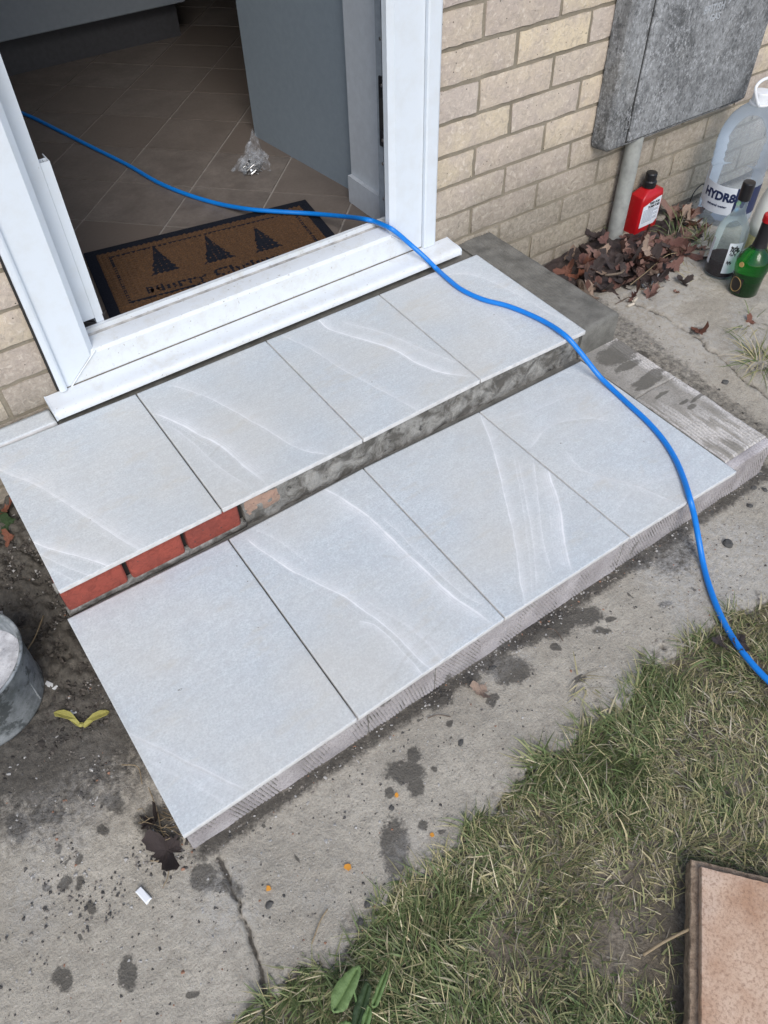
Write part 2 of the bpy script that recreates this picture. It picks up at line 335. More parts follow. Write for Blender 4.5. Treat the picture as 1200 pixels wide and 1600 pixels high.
# ------------------------------------------------------------------ object helpers
def obj(name, verts, faces, mat, parent=None, smooth=False, attrs=None, cols=None, mats=None, fmat=None):
    me = bpy.data.meshes.new(name)
    if isinstance(verts, np.ndarray) and isinstance(faces, np.ndarray):
        nv, nf, k = len(verts), len(faces), faces.shape[1]
        me.vertices.add(nv); me.vertices.foreach_set('co', verts.astype(np.float32).ravel())
        me.loops.add(nf * k); me.loops.foreach_set('vertex_index', faces.astype(np.int32).ravel())
        me.polygons.add(nf); me.polygons.foreach_set('loop_start', np.arange(0, nf * k, k, dtype=np.int32))
        me.update(calc_edges=True)
    else: me.from_pydata([tuple(map(float, v)) for v in verts], [], [tuple(int(i) for i in f) for f in faces]); me.update()
    return link(name, me, mat, parent, smooth, attrs, cols, mats, fmat)
def link(name, me, mat, parent=None, smooth=False, attrs=None, cols=None, mats=None, fmat=None):
    for mm in ([mat] + list(mats or [])): me.materials.append(M[mm])
    if fmat is not None: me.polygons.foreach_set('material_index', np.asarray(fmat, np.int32))
    if smooth: me.polygons.foreach_set('use_smooth', np.ones(len(me.polygons), bool))
    for k, v in (attrs or {}).items():
        a = me.attributes.new(k, 'FLOAT', 'POINT'); a.data.foreach_set('value', np.asarray(v, np.float32))
    if cols is not None:
        a = me.attributes.new('col', 'FLOAT_COLOR', 'POINT'); cc = np.ones((len(cols), 4), np.float32); cc[:, :3] = cols; a.data.foreach_set('color', cc.ravel())
    o = bpy.data.objects.new(name, me); COL.objects.link(o)
    if parent: o.parent = parent
    return o
def empty(name, loc=(0, 0, 0)):
    o = bpy.data.objects.new(name, None); o.empty_display_size = .05; COL.objects.link(o); o.location = loc; return o
def tag(o, label, cat, group=None):
    o['label'] = label; o['category'] = cat
    if group: o['group'] = group
    return o
def struct(o): o['kind'] = 'structure'; return o
def stuff(o, label=None, cat=None):
    o['kind'] = 'stuff'
    if label: o['label'] = label; o['category'] = cat
    return o
def under(root, o):
    """parent o to root keeping world coordinates"""
    o.parent = root; o.matrix_parent_inverse = Matrix.Translation(root.location).inverted(); return o
class MB:
    def __init__(s): s.v = []; s.f = []
    def add(s, v, f): k = len(s.v); s.v += [tuple(p) for p in v]; s.f += [tuple(i + k for i in q) for q in f]; return s
    def box(s, x0, x1, y0, y1, z0, z1):
        return s.add([(x0, y0, z0), (x1, y0, z0), (x1, y1, z0), (x0, y1, z0), (x0, y0, z1), (x1, y0, z1), (x1, y1, z1), (x0, y1, z1)],
                     [(3, 2, 1, 0), (4, 5, 6, 7), (0, 1, 5, 4), (1, 2, 6, 5), (2, 3, 7, 6), (3, 0, 4, 7)])
    def bbox(s, x0, x1, y0, y1, z0, z1, b=.002):
        bm = bmesh.new(); bmesh.ops.create_cube(bm, size=1)
        for v in bm.verts: v.co = ((x0 + x1) / 2 + v.co.x * (x1 - x0), (y0 + y1) / 2 + v.co.y * (y1 - y0), (z0 + z1) / 2 + v.co.z * (z1 - z0))
        bmesh.ops.bevel(bm, geom=bm.edges[:], offset=b, segments=1, affect='EDGES', profile=.5)
        bm.verts.index_update(); s.add([v.co[:] for v in bm.verts], [[v.index for v in f.verts] for f in bm.faces]); bm.free(); return s
    def prof_x(s, prof, x0, x1):
        """closed (y,z) profile extruded along x (counter-clockwise seen from -x)"""
        n = len(prof); v = [(x0, y, z) for y, z in prof] + [(x1, y, z) for y, z in prof]
        return s.add(v, [tuple(range(n)), tuple(range(2 * n - 1, n - 1, -1))] + [((i + 1) % n, i, n + i, n + (i + 1) % n) for i in range(n)])
    def prof_z(s, prof, z0, z1):
        n = len(prof); v = [(x, y, z0) for x, y in prof] + [(x, y, z1) for x, y in prof]
        return s.add(v, [tuple(range(n - 1, -1, -1)), tuple(range(n, 2 * n))] + [(i, (i + 1) % n, n + (i + 1) % n, n + i) for i in range(n)])
    def lathe(s, prof, c=(0, 0, 0), seg=28, closed=False):
        n = len(prof); v = []
        for r, z in prof:
            for k in range(seg): a = 2 * math.pi * k / seg; v.append((c[0] + r * math.cos(a), c[1] + r * math.sin(a), c[2] + z))
        f = []
        for i in range(n if closed else n - 1):
            j = (i + 1) % n
            for k in range(seg): k2 = (k + 1) % seg; f.append((i * seg + k, i * seg + k2, j * seg + k2, j * seg + k))
        if not closed:
            if prof[0][0] > 1e-5: f.append(tuple(range(seg - 1, -1, -1)))
            if prof[-1][0] > 1e-5: f.append(tuple((n - 1) * seg + k for k in range(seg)))
        return s.add(v, f)
    def tube(s, pts, r, seg=10):
        P = [Vector(p) for p in pts]; n = len(P); rr = r if hasattr(r, '__len__') else [r] * n
        T = [(P[min(i + 1, n - 1)] - P[max(i - 1, 0)]).normalized() for i in range(n)]
        u = T[0].orthogonal().normalized(); v = []
        for i in range(n):
            u = (u - T[i] * u.dot(T[i])).normalized(); w_ = T[i].cross(u)
            for k in range(seg): a = 2 * math.pi * k / seg; v.append(P[i] + (u * math.cos(a) + w_ * math.sin(a)) * rr[i])
        f = [(i * seg + k, i * seg + (k + 1) % seg, (i + 1) * seg + (k + 1) % seg, (i + 1) * seg + k) for i in range(n - 1) for k in range(seg)]
        f += [tuple(range(seg - 1, -1, -1)), tuple((n - 1) * seg + k for k in range(seg))]
        return s.add(v, f)
    def build(s, name, mat, parent=None, smooth=False, **k):
        o = obj(name, s.v, s.f, mat, None, smooth, **k)
        if parent is not None: under(parent, o)
        return o
def autosmooth(o, ang=35):
    me = o.data; bm = bmesh.new(); bm.from_mesh(me); a = math.radians(ang)
    bmesh.ops.recalc_face_normals(bm, faces=bm.faces[:])
    for f in bm.faces: f.smooth = True
    for e in bm.edges:
        if len(e.link_faces) == 2 and e.calc_face_angle(0) > a: e.smooth = False
    bm.to_mesh(me); bm.free(); return o
def grid_faces(nx, ny):
    i, j = np.meshgrid(np.arange(nx - 1), np.arange(ny - 1), indexing='ij'); a = (i * ny + j).ravel()
    return np.stack([a, a + ny, a + ny + 1, a + 1], 1)
def text_mesh(s, size, depth=0.0, bold=0.0):
    """flat text as (verts, faces), centred on the origin in x"""
    cu = bpy.data.curves.new('t', 'FONT'); cu.body = s; cu.size = size; cu.align_x = 'CENTER'; cu.extrude = depth; cu.offset = bold; cu.resolution_u = 3
    o = bpy.data.objects.new('t', cu); COL.objects.link(o)
    dg = bpy.context.evaluated_depsgraph_get(); me = o.evaluated_get(dg).to_mesh()
    v = [tuple(p.co) for p in me.vertices]; f = [tuple(p.vertices) for p in me.polygons]
    o.evaluated_get(dg).to_mesh_clear(); bpy.data.objects.remove(o); bpy.data.curves.remove(cu); return v, f

# ==================================================================== GROUND
EDGE = [gz(*q)[:2] for q in [(330, 1640), (420, 1575), (470, 1525), (545, 1492), (590, 1440), (640, 1372), (720, 1305), (800, 1228), (880, 1165), (960, 1095), (1040, 1020), (1100, 985), (1200, 930)]]
EDGE = [np.array([-1.4, -1.16])] + EDGE + [np.array([3.6, -1.22])]
EX = np.array([e[0] for e in EDGE]); EY = np.array([e[1] for e in EDGE])
def grass_edge(x): return np.interp(x, EX, EY)
WET = [(243, 1283, 30, 26), (262, 1300, 22, 18), (865, 975, 34, 24), (915, 962, 26, 16), (800, 1048, 30, 22), (770, 1040, 22, 14), (830, 985, 20, 24), (805, 1003, 14, 10), (955, 968, 10, 5), (1040, 945, 9, 6), (1052, 862, 34, 34), (1000, 880, 26, 13), (615, 1320, 22, 46), (632, 1206, 32, 17), (650, 1232, 13, 16), (648, 1182, 13, 12), (685, 1090, 22, 20), (735, 1060, 14, 12), (770, 1095, 8, 10), (790, 1005, 16, 12), (178, 1256, 20, 14), (30, 1294, 20, 22), (68, 1275, 20, 14), (90, 1281, 8, 8), (92, 1326, 6, 9), (150, 1205, 10, 15), (98, 1155, 10, 8), (130, 1240, 10, 7), (122, 1376, 8, 10), (142, 1420, 9, 10), (100, 1380, 9, 9), (75, 1385, 8, 6), (160, 1296, 10, 8), (318, 1372, 22, 22), (350, 1385, 18, 14), (367, 1392, 16, 16), (40, 1145, 22, 10), (125, 1340, 6, 8), (940, 985, 14, 5), (905, 1060, 12, 6), (868, 1012, 6, 4), (705, 1130, 6, 6), (610, 1240, 8, 9), (680, 1205, 5, 5), (660, 1290, 7, 8), (690, 1300, 6, 5), (1010, 820, 10, 6), (1095, 720, 12, 5), (1090, 520, 14, 5), (1000, 555, 14, 6), (200, 1520, 16, 24), (98, 1528, 14, 22), (300, 1552, 10, 6), (1010, 780, 16, 8)]
def ground_z(x, y):
    h = (fbm(x * 3.1, y * 3.1, 3, 3) - .5) * .006 + (fbm(x * 26, y * 26, 9, 4) - .5) * .0035
    h = h + (fbm(x * 120, y * 120, 21, 2) - .5) * .0016
    return h
def crack(P, pts, wd=.004):
    d, _, _ = poly_dist(P, pts); return np.exp(-(d / wd) ** 2)
CR1 = [gz(*q)[:2] for q in [(345, 1340), (362, 1400), (385, 1440), (405, 1500), (412, 1545), (440, 1610)]]
CR2 = [gz(*q)[:2] for q in [(880, 395), (975, 470), (1045, 500), (1100, 540), (1160, 590), (1260, 680)]]
def near_crack(P, pts): return crack(P + np.stack([fbm(P[:, 0] * 35, P[:, 1] * 35, 6, 3) - .5, fbm(P[:, 0] * 35, P[:, 1] * 35, 8, 3) - .5], 1) * .02, pts, .0025 + .003 * vnoise(P[:, 0] * 40, P[:, 1] * 40, 5))
def path():
    xs = np.concatenate([np.arange(-1.3, -.42, .02), np.arange(-.42, 1.45, .0032), np.arange(1.45, 2.3, .006), np.arange(2.3, 3.4, .02)])
    ys = np.concatenate([np.arange(-1.34, -1.2, .005), np.arange(-1.2, -.88, .0026), np.arange(-.88, .0151, .0045)])
    X, Y = np.meshgrid(xs, ys, indexing='ij'); x, y = X.ravel(), Y.ravel(); P = np.stack([x, y], 1)
    z = ground_z(x, y)
    wob = (fbm(x * 22, y * 22, 31, 4) - .5) * .06 + (fbm(x * 90, y * 90, 37, 3) - .5) * .03
    e = grass_edge(x) + wob; z = z - .035 * sstep(.012, -.03, y - e)
    c1 = near_crack(P, CR1); c2 = near_crack(P, CR2); z = z - .010 * c1 - .012 * c2
    s2 = np.cross(CR2[-1] - CR2[0], P - CR2[0]) if False else (CR2[-1][0] - CR2[0][0]) * (y - CR2[0][1]) - (CR2[-1][1] - CR2[0][1]) * (x - CR2[0][0])
    z = z + .007 * sstep(-.01, .02, s2) * sstep(1.3, 1.45, x)                 # far slab stands a little higher
    wx = x + (fbm(x * 60, y * 60, 41, 3) - .5) * .014; wy = y + (fbm(x * 60, y * 60, 43, 3) - .5) * .014
    wet = np.zeros_like(x)
    for px, py, rx, ry in WET:
        c = gz(px, py)[:2]; a = gz(px + rx, py)[:2] - c; b = gz(px, py + ry)[:2] - c; Mi = np.linalg.inv(np.stack([a, b], 1))
        dx, dy = wx - c[0], wy - c[1]; u = Mi[0, 0] * dx + Mi[0, 1] * dy; v = Mi[1, 0] * dx + Mi[1, 1] * dy
        wet = np.maximum(wet, 1.0 - .5 * np.hypot(u, v))
    sp = fbm(x * 55, y * 55, 51, 2); wet = np.maximum(wet, sstep(.84, .92, sp) * .7)
    wet = np.clip(wet, 0, 1)
    # dark loose soil beside the steps and in a band along the front of the riser
    soil = sstep(.06, -.01, x) * sstep(-.95, -.55, y) * sstep(-.45, -.12, x + .28 * sstep(-.3, -.9, y) * 0)
    soil = np.maximum(soil, 1.1 * sstep(.16, -.02, x) * sstep(-.62, -.42, y))
    soil = np.maximum(soil, .8 * np.exp(-((y + .905) / .022) ** 2) * sstep(-.05, .03, x) * (x < 1.42))
    soil = np.maximum(soil, .8 * np.exp(-(y / .035) ** 2) * (x > 1.3)); soil = np.maximum(soil, 1.0 * np.maximum(c1 * .85, c2 * .9))
    soil = np.maximum(soil, .5 * np.exp(-((y - e) / .03) ** 2)); soil = np.maximum(soil, .8 * np.exp(-((x - 1.375) / .02) ** 2) * (y > -.92))
    soil = np.maximum(soil, .55 * sstep(1.35, 1.42, x) * sstep(-.02, -.06, s2) * sstep(-1.1, -.9, y))
    z = z + .040 * np.clip(soil, 0, 1) * (fbm(x * 55, y * 55, 61, 5) - .42) * sstep(.1, 0, x) * sstep(-.62, -.45, y) + .008 * np.clip(soil, 0, 1) * (fbm(x * 70, y * 70, 61, 4) - .35) * sstep(.1, 0, x)
    pale = sstep(.45, .7, fbm(x * 7, y * 7, 71, 3)) * (1 - np.clip(soil, 0, 1))
    dl, _, _ = poly_dist(P, [gz(*q)[:2] for q in [(950, 545), (1060, 620), (1160, 690)]]); pale = np.maximum(pale, .0 * dl)
    o = obj('concrete_path', np.stack([x, y, z], 1), grid_faces(len(xs), len(ys)), 'concrete', smooth=True, attrs=dict(wet=wet, soil=soil, pale=pale))
    struct(o)
path()
def lawn():
    def z(x, y): return -.014 + (fbm(x * 6, y * 6, 81, 3) - .5) * .02 + (fbm(x * 60, y * 60, 83, 3) - .5) * .006
    xs = np.concatenate([[-60, -20, -6, -2], np.arange(-1.3, 2.6, .012), [3.4, 6, 20, 60]]); ys = np.concatenate([[-60, -20, -6, -2.6], np.arange(-2.2, -.95, .012), [-.9]])
    X, Y = np.meshgrid(xs, ys, indexing='ij'); x, y = X.ravel(), Y.ravel()
    zz = z(x, y) - .04 * sstep(0, .08, y - grass_edge(x))
    struct(obj('lawn', np.stack([x, y, zz], 1), grid_faces(len(xs), len(ys)), 'soil', smooth=True))
    struct(obj('ground', [(-60, -.9, -.07), (60, -.9, -.07), (60, 60, -.07), (-60, 60, -.07)], [(0, 1, 2, 3)], 'soil'))
    return z
lawn_z = lawn()

# ==================================================================== HOUSE WALL
wall = tag(empty('house_wall', (1.6, .15, 0)), 'buff brick house wall around the open doorway', 'wall')
b = MB(); b.box(-1.6, XF0, .006, .30, -.05, 2.15); b.box(XF1, 3.4, .006, .30, -.05, 2.15); b.box(-1.6, 3.4, .006, .30, 2.15, 2.7)
b.build('mortar_bed', 'joint', wall)
def brick_mesh(L, seed):
    r = np.random.default_rng(seed); nx, nz = max(5, int(L / .018)), 5; H = .0655; X, Z = np.meshgrid(np.linspace(-.5, .5, nx), np.linspace(-.5, .5, nz), indexing='ij')
    off = seed % 977; ex = np.clip(.5 - np.abs(X), 0, 1) * L; ez = np.clip(.5 - np.abs(Z), 0, 1) * H
    x = X * L + (fbm(X * 9 + off, Z * 5, 3, 3) - .5) * .005 * (ex < .02); z = Z * H + (fbm(X * L * 60 + off, Z * 3 + 9, 7, 3) - .5) * .006 * (ez < .012)
    y = -.025 + (fbm(X * L * 50 + off, Z * H * 50, 11, 3) - .5) * .004 + .0012 * ((ex < 1e-4) | (ez < 1e-4))
    V = np.stack([x, y, z], -1).reshape(-1, 3); N = len(V)
    ring = [i * nz for i in range(nx)] + [(nx - 1) * nz + j for j in range(1, nz)] + [i * nz + nz - 1 for i in range(nx - 2, -1, -1)] + [j for j in range(nz - 2, 0, -1)]
    T_ = V[ring].copy(); B = T_.copy(); B[:, 1] = .020; k = len(ring); ia = np.arange(k) + N; ib = ia + k; sd_ = np.stack([ia, ib, np.roll(ib, -1), np.roll(ia, -1)], 1); V = np.concatenate([V, T_])
    F = np.concatenate([grid_faces(nx, nz), sd_]); me = bpy.data.meshes.new('brick'); me.from_pydata(np.concatenate([V, B]).tolist(), [], F.tolist()); me.update(); me.materials.append(M['brick'])
    me.polygons.foreach_set('use_smooth', np.ones(len(me.polygons), bool)); return me
BM = {}
def brick_at(x0, x1, zc, k):
    L = round(x1 - x0, 3); key = (L, k % 9)
    if key not in BM: BM[key] = brick_mesh(L, int(L * 1000) * 13 + k % 9 * 101)
    o = bpy.data.objects.new('brick', BM[key]); COL.objects.link(o); o.location = ((x0 + x1) / 2, .0275 + random.uniform(-.0012, .0012), zc)
    o.rotation_euler = (random.uniform(-.006, .006), random.uniform(-.005, .005), random.uniform(-.005, .005)); under(wall, o)
ZB, PA, PE = 0.7124, 1.2645, .1037
k = 0
for c in range(-6, 11):
    zc = ZB - .075 * c - .0375 + .075                     # centre of course c (between bed c-1 and bed c)
    if zc < -.03: continue
    j0 = PA + (0 if c % 2 else PE)
    xs = [XF1 + .002] + [j0 + .225 * i for i in range(0, 9)]
    for i in range(len(xs) - 1):
        a, e = xs[i] + (.005 if i else 0), xs[i + 1] - .005
        if e - a > .03: brick_at(a, e, zc, k); k += 1
    j0 = XF0 - (.108 if c % 2 else .215); xs = [XF0 - .003] + [j0 - .225 * i for i in range(0, 4)]
    for i in range(len(xs) - 1):
        brick_at(xs[i + 1] + .005, xs[i] - (.005 if i else 0), zc, k); k += 1

# ==================================================================== ROOM BEHIND THE DOOR
def clip(poly, n, d):
    o = []
    for i in range(len(poly)):
        a, b2 = poly[i], poly[(i + 1) % len(poly)]; da, db = a @ n - d, b2 @ n - d
        if da >= 0: o.append(a)
        if da * db < 0: o.append(a + (b2 - a) * (da / (da - db)))
    return o
RX0, RX1, RY0, RY1 = -.5, 2.7, .076, 2.6
fl = struct(obj('floor', [(RX0, RY0, ZF - .003), (RX1, RY0, ZF - .003), (RX1, RY1, ZF - .003), (RX0, RY1, ZF - .003)], [(0, 1, 2, 3)], 'floor_grout'))
S2 = math.sqrt(.5)
for i in range(-12, 14):
    for j in range(-14, 16):
        u0, u1 = 1.018 + i * .2157 + .0028, 1.018 + (i + 1) * .2157 - .0028; v0, v1 = -.126 + j * .2295 + .0028, -.126 + (j + 1) * .2295 - .0028
        P = [np.array([(u + v) * S2, (u - v) * S2]) for u, v in ((u0, v0), (u1, v0), (u1, v1), (u0, v1))][::-1]
        for n, d in (((1, 0), RX0 + .01), ((-1, 0), -RX1 + .01), ((0, 1), RY0 + .004), ((0, -1), -RY1 + .01)):
            P = clip(P, np.array(n, float), d)
            if len(P) < 3: break
        if len(P) < 3: continue
        c = sum(P) / len(P)
        if c[0] < .05 and c[1] > 0 and c[0] < -.1: continue
        n = len(P); v = [(p[0] - c[0], p[1] - c[1], -.002) for p in P] + [((p[0] - c[0]) * .996, (p[1] - c[1]) * .996, 0) for p in P]
        f = [tuple(range(n, 2 * n))] + [(q, (q + 1) % n, n + (q + 1) % n, n + q) for q in range(n)]
        if sum((P[q][0] * P[(q + 1) % n][1] - P[(q + 1) % n][0] * P[q][1]) for q in range(n)) < 0: f = [tuple(reversed(q)) for q in f]
        t = obj('floor_tile', v, f, 'vinyl'); t.location = (c[0], c[1], ZF); under(fl, t)
struct(MB().box(RX0 - .1, RX0, .30, RY1, ZF, 2.6).build('wall_left', 'room_wall'))
struct(MB().box(RX1, RX1 + .1, .30, RY1, ZF, 2.6).build('wall_right', 'room_wall'))
struct(MB().box(RX0 - .1, RX1 + .1, RY1, RY1 + .1, ZF, 2.6).build('wall_back', 'room_wall'))
struct(MB().box(RX0 - .1, RX1 + .1, .30, RY1 + .1, 2.6, 2.7).build('ceiling', 'room_wall'))
pw = struct(MB().add([(1.139, .312, ZF - .002), (1.24, .312, ZF - .002), (1.24, .83, ZF - .002), (1.092, .83, ZF - .002), (1.139, .312, 2.6), (1.24, .312, 2.6), (1.24, .83, 2.6), (1.092, .83, 2.6)],
            [(3, 2, 1, 0), (4, 5, 6, 7), (0, 1, 5, 4), (1, 2, 6, 5), (2, 3, 7, 6), (3, 0, 4, 7)]).build('partition_wall', 'grey_paint'))
rv = struct(MB().box(1.108, 1.146, .107, .3105, ZF - .002, 2.14).build('door_reveal', 'white_paint'))
b = MB(); b.prof_z([(1.094, .150), (1.1075, .146), (1.1075, .3100), (1.096, .3100)], ZF - .001, ZF + .072); sk = b.build('skirting', 'white_paint', rv)
cb = tag(empty('kitchen_cabinet', (.6, 1.95, ZF)), 'grey kitchen base cabinet raised on a dark recessed plinth', 'cabinet')
MB().bbox(-.3, .48, 1.745, 2.3, ZF + .12, 1.05, .003).build('door_panel', 'cabinet_paint', cb); MB().bbox(.484, 1.32, 1.745, 2.3, ZF + .12, 1.05, .003).build('door_panel', 'cabinet_paint', cb)
MB().box(-.3, 1.30, 1.80, 2.29, ZF, ZF + .1205).build('plinth', 'plinth_dark', cb)

# ==================================================================== DOOR FRAME
fr = tag(empty('door_frame', (.65, .03, ZU)), 'white plastic door frame with low threshold and projecting sill', 'door frame')
JL, JR = .277, 1.018; FY, FB = 0.0, .0755
TZ = .273
# threshold: upright face, flat top, shallow track, inner lip
b = MB(); b.prof_x([(FY + .001, .200), (FY + .0012, TZ - .010), (FY + .005, TZ - .002), (.016, TZ), (.046, TZ + .001), (.047, TZ - .006), (.064, TZ - .006), (.065, TZ + .005), (.0745, TZ + .005), (.0745, .196)], XF0 + .0125, 1.1055)
autosmooth(b.build('threshold', 'upvc_dirty', fr), 25)
# jambs with the welded mitre at the bottom
def jamb(xo, xi, side):
    b = MB(); s = side
    prof = [(xo, FY), (xi - s * .012, FY - .0005), (xi, FY + .010), (xi, FY + .026), (xi + s * -.030, FY + .028), (xi - s * .037, FB), (xo, FB)]
    if s < 0: prof = prof[::-1]
    if s > 0: prof = prof
    b.prof_z(prof, .2045, 2.14); nn_ = len(prof); b.v = [(x, y, (.2045 + (TZ + .0005 - .2045) * min(1, max(0, abs(x - xo) / abs(xi - xo))) if i < nn_ else z)) for i, (x, y, z) in enumerate(b.v)]; o = b.build('jamb', 'upvc', fr); autosmooth(o, 20); return o
jl = jamb(XF0 + .012, JL, 1); jr = jamb(1.106, JR, -1)
MB().bbox(XF0 + .012, 1.106, FY, FB, 2.08, 2.145, .003).build('frame_head', 'upvc', fr)
for a, c_ in ((JL + .001, XF0 + .018), (JR - .001, 1.100)):          # weld beads running to the outer corner
    MB().tube([(a, FY - .0004, TZ - .003), ((a + c_) / 2, FY - .0006, (TZ + .205) / 2), (c_, FY - .0004, .207)], .0018, 6).build('weld_bead', 'upvc_dirty', fr)
for x0, x1 in ((XF0 - .004, XF0 + .011), (1.107, XF1 - .004)):
    b = MB(); b.prof_z([(x0, -.0085), (x0 + .004, -.0105), (x1 - .004, -.0105), (x1, -.0085), (x1, .005), (x0, .005)], .2120 if x0 < .5 else .2105, 2.14)
    b.build('cover_trim', 'upvc', fr)
MB().box(XF0 - .0085, XF0 - .0042, -.0015, .02, .213, 2.14).build('gap_shade_strip', 'dark_gap', fr); MB().box(XF1 - .0038, XF1 + .0012, -.001, .02, .213, 2.14).build('gap_shade_strip', 'dark_gap', fr)  # near-black strips painting in the shadow gap between cover trim and brick
# sill with curved nose and horns over the brickwork
SX0, SX1 = .153, 1.184
nose = [(-.0005, .194), (-.0005, .2105), (-.012, .2090), (-.026, .2075), (-.040, .2078), (-.050, .2072), (-.0575, .2050), (-.0605, .2010), (-.0605, .1905), (-.056, .1890), (-.030, .192)]
o = MB().prof_x(nose[::-1], SX0, SX1).build('sill', 'upvc_dirty', fr); autosmooth(o, 40)
nose2 = [(y, z) for y, z in nose]; b = MB().prof_x([(y * 1.01, z + (.0012 if z > .2 else -.001)) for y, z in nose2][::-1], SX0 - .003, SX0 - .0002); b.build('end_cap', 'upvc', fr)
b = MB().prof_x([(y * 1.01, z + (.0008 if z > .2 else -.001)) for y, z in nose2][::-1], SX1 + .0002, SX1 + .003); b.build('end_cap', 'upvc', fr)
MB().box(XF0 + .012, 1.106, -.0012, .0008, .2098, .2122).build('sealant_line', 'sealant', fr)
MB().box(XF0 + .03, 1.09, .0474, .0636, TZ - .0062, TZ - .0046).build('track_dirt', 'track_dirt', fr)
# right-hand rebate: rubber seal, metal keep and screws
MB().box(1.056, 1.075, .0762, .106, ZF, 2.10).build('rebate_channel', 'rebate_grey', fr)
MB().tube([(1.0525, .0735, TZ), (1.0525, .0735, 1.2), (1.0525, .0735, 2.05)], .003, 8).build('rubber_seal', 'seal_grey', fr)
kp = MB(); kp.bbox(1.0505, 1.0556, .0660, .0915, .442, .590, .0012); kp = kp.build('keep_plate', 'black_metal', fr)
MB().box(1.0496, 1.0504, .072, .086, .480, .548).build('keep_slot', 'dark_gap', kp)
for zz in (.462, .584): under(kp, MB().lathe([(.0, .0), (.004, 0), (.004, .0012), (.0, .0016)], (0, 0, 0), 10).build('screw', 'screw_metal')); 
for s_ in [o for o in bpy.data.objects if o.name.startswith('screw') and o.type == 'MESH']: pass
def screw(x, y, z, par):
    o = MB().lathe([(.0, .0016), (.0034, .0010), (.0038, .0)], (0, 0, 0), 10).build('screw', 'screw_metal'); o.location = (x, y, z); o.rotation_euler = (0, -math.pi / 2, 0); under(par, o)
for o in [o for o in bpy.data.objects if o.name.startswith('screw') and o.parent == kp]: bpy.data.objects.remove(o)
for zz in (.458, .574): screw(1.0504, .079, zz, kp)
for zz in (.315, .40, .66, .75): screw(1.0559, .088, zz, fr)
# hinge side: long white return and a loose hollow trim that stops short of the floor
b = MB(); b.box(.288, .3135, .0755, .105, ZF + .085, 2.1); b.build('inner_trim', 'upvc', fr)
b = MB()
for x0, x1, y0, y1 in ((.3140, .3155, .076, .112), (.3155, .3300, .076, .0775), (.3155, .3300, .092, .0935), (.3300, .3315, .076, .112), (.3225, .3235, .0775, .092)): b.box(x0, x1, y0, y1, ZF + .088 + (0 if x0 > .316 else -.02), .612)
b.build('hollow_trim', 'upvc', fr)
MB().tube([(.310, .098, .60), (.311, .099, .68), (.309, .099, 1.4)], .0035, 8).build('rubber_seal', 'seal_grey', fr)
for px, py in ((168, 519), (384, 434), (588, 352)):
    p = gz(px, py, TZ - .008); o = MB().lathe([(0, .004), (.004, .003), (.0045, 0)], (p[0], p[1], TZ - .0098), 8).build('screw_cap', 'stone_dark', fr)

# ==================================================================== STEPS
st = tag(empty('tiled_steps', (.65, -.45, 0)), 'two broad doorstep treads being tiled with pale grey veined porcelain', 'steps')
def P2(*l): return [gz(*q, ZT)[:2] for q in l]
def px_quad(c, z): return [gz(*q, z)[:2] for q in c]
def veinset(z, vs):
    return [([gz(*q, z)[:2] for q in pts], wd, stg, side) for pts, wd, stg, side in vs]
VU = {0: [([(-60, 705), (0, 735), (60, 760), (120, 797), (200, 850), (300, 895)], .022, .50, 1), ([(50, 846), (75, 857), (130, 872), (180, 888)], .010, .95, 1), ([(54, 862), (90, 880), (130, 897), (150, 905)], .006, .45, 1), ([(60, 878), (95, 896), (120, 910)], .005, .4, -1)],
      1: [([(235, 645), (262, 654), (292, 669), (320, 684), (342, 696), (383, 729), (420, 758)], .016, .95, 1), ([(262, 662), (300, 690), (345, 732), (390, 760)], .006, .45, -1), ([(255, 600), (300, 612), (362, 640), (425, 677), (475, 704), (530, 712)], .012, .55, 1), ([(250, 655), (300, 700), (330, 740)], .004, .3, 1)],
      2: [([(478, 488), (495, 498), (515, 515), (565, 530), (615, 546), (655, 570), (700, 584), (755, 590)], .012, .95, 1), ([(525, 500), (600, 520), (660, 545), (730, 572)], .020, .35, -1), ([(430, 520), (485, 545), (540, 580), (570, 596), (625, 626), (680, 655)], .010, .42, 1)],
      3: [([(640, 440), (725, 428), (790, 450), (860, 490), (910, 510)], .020, .30, 1), ([(690, 440), (760, 480), (820, 530)], .014, .2, -1)]}
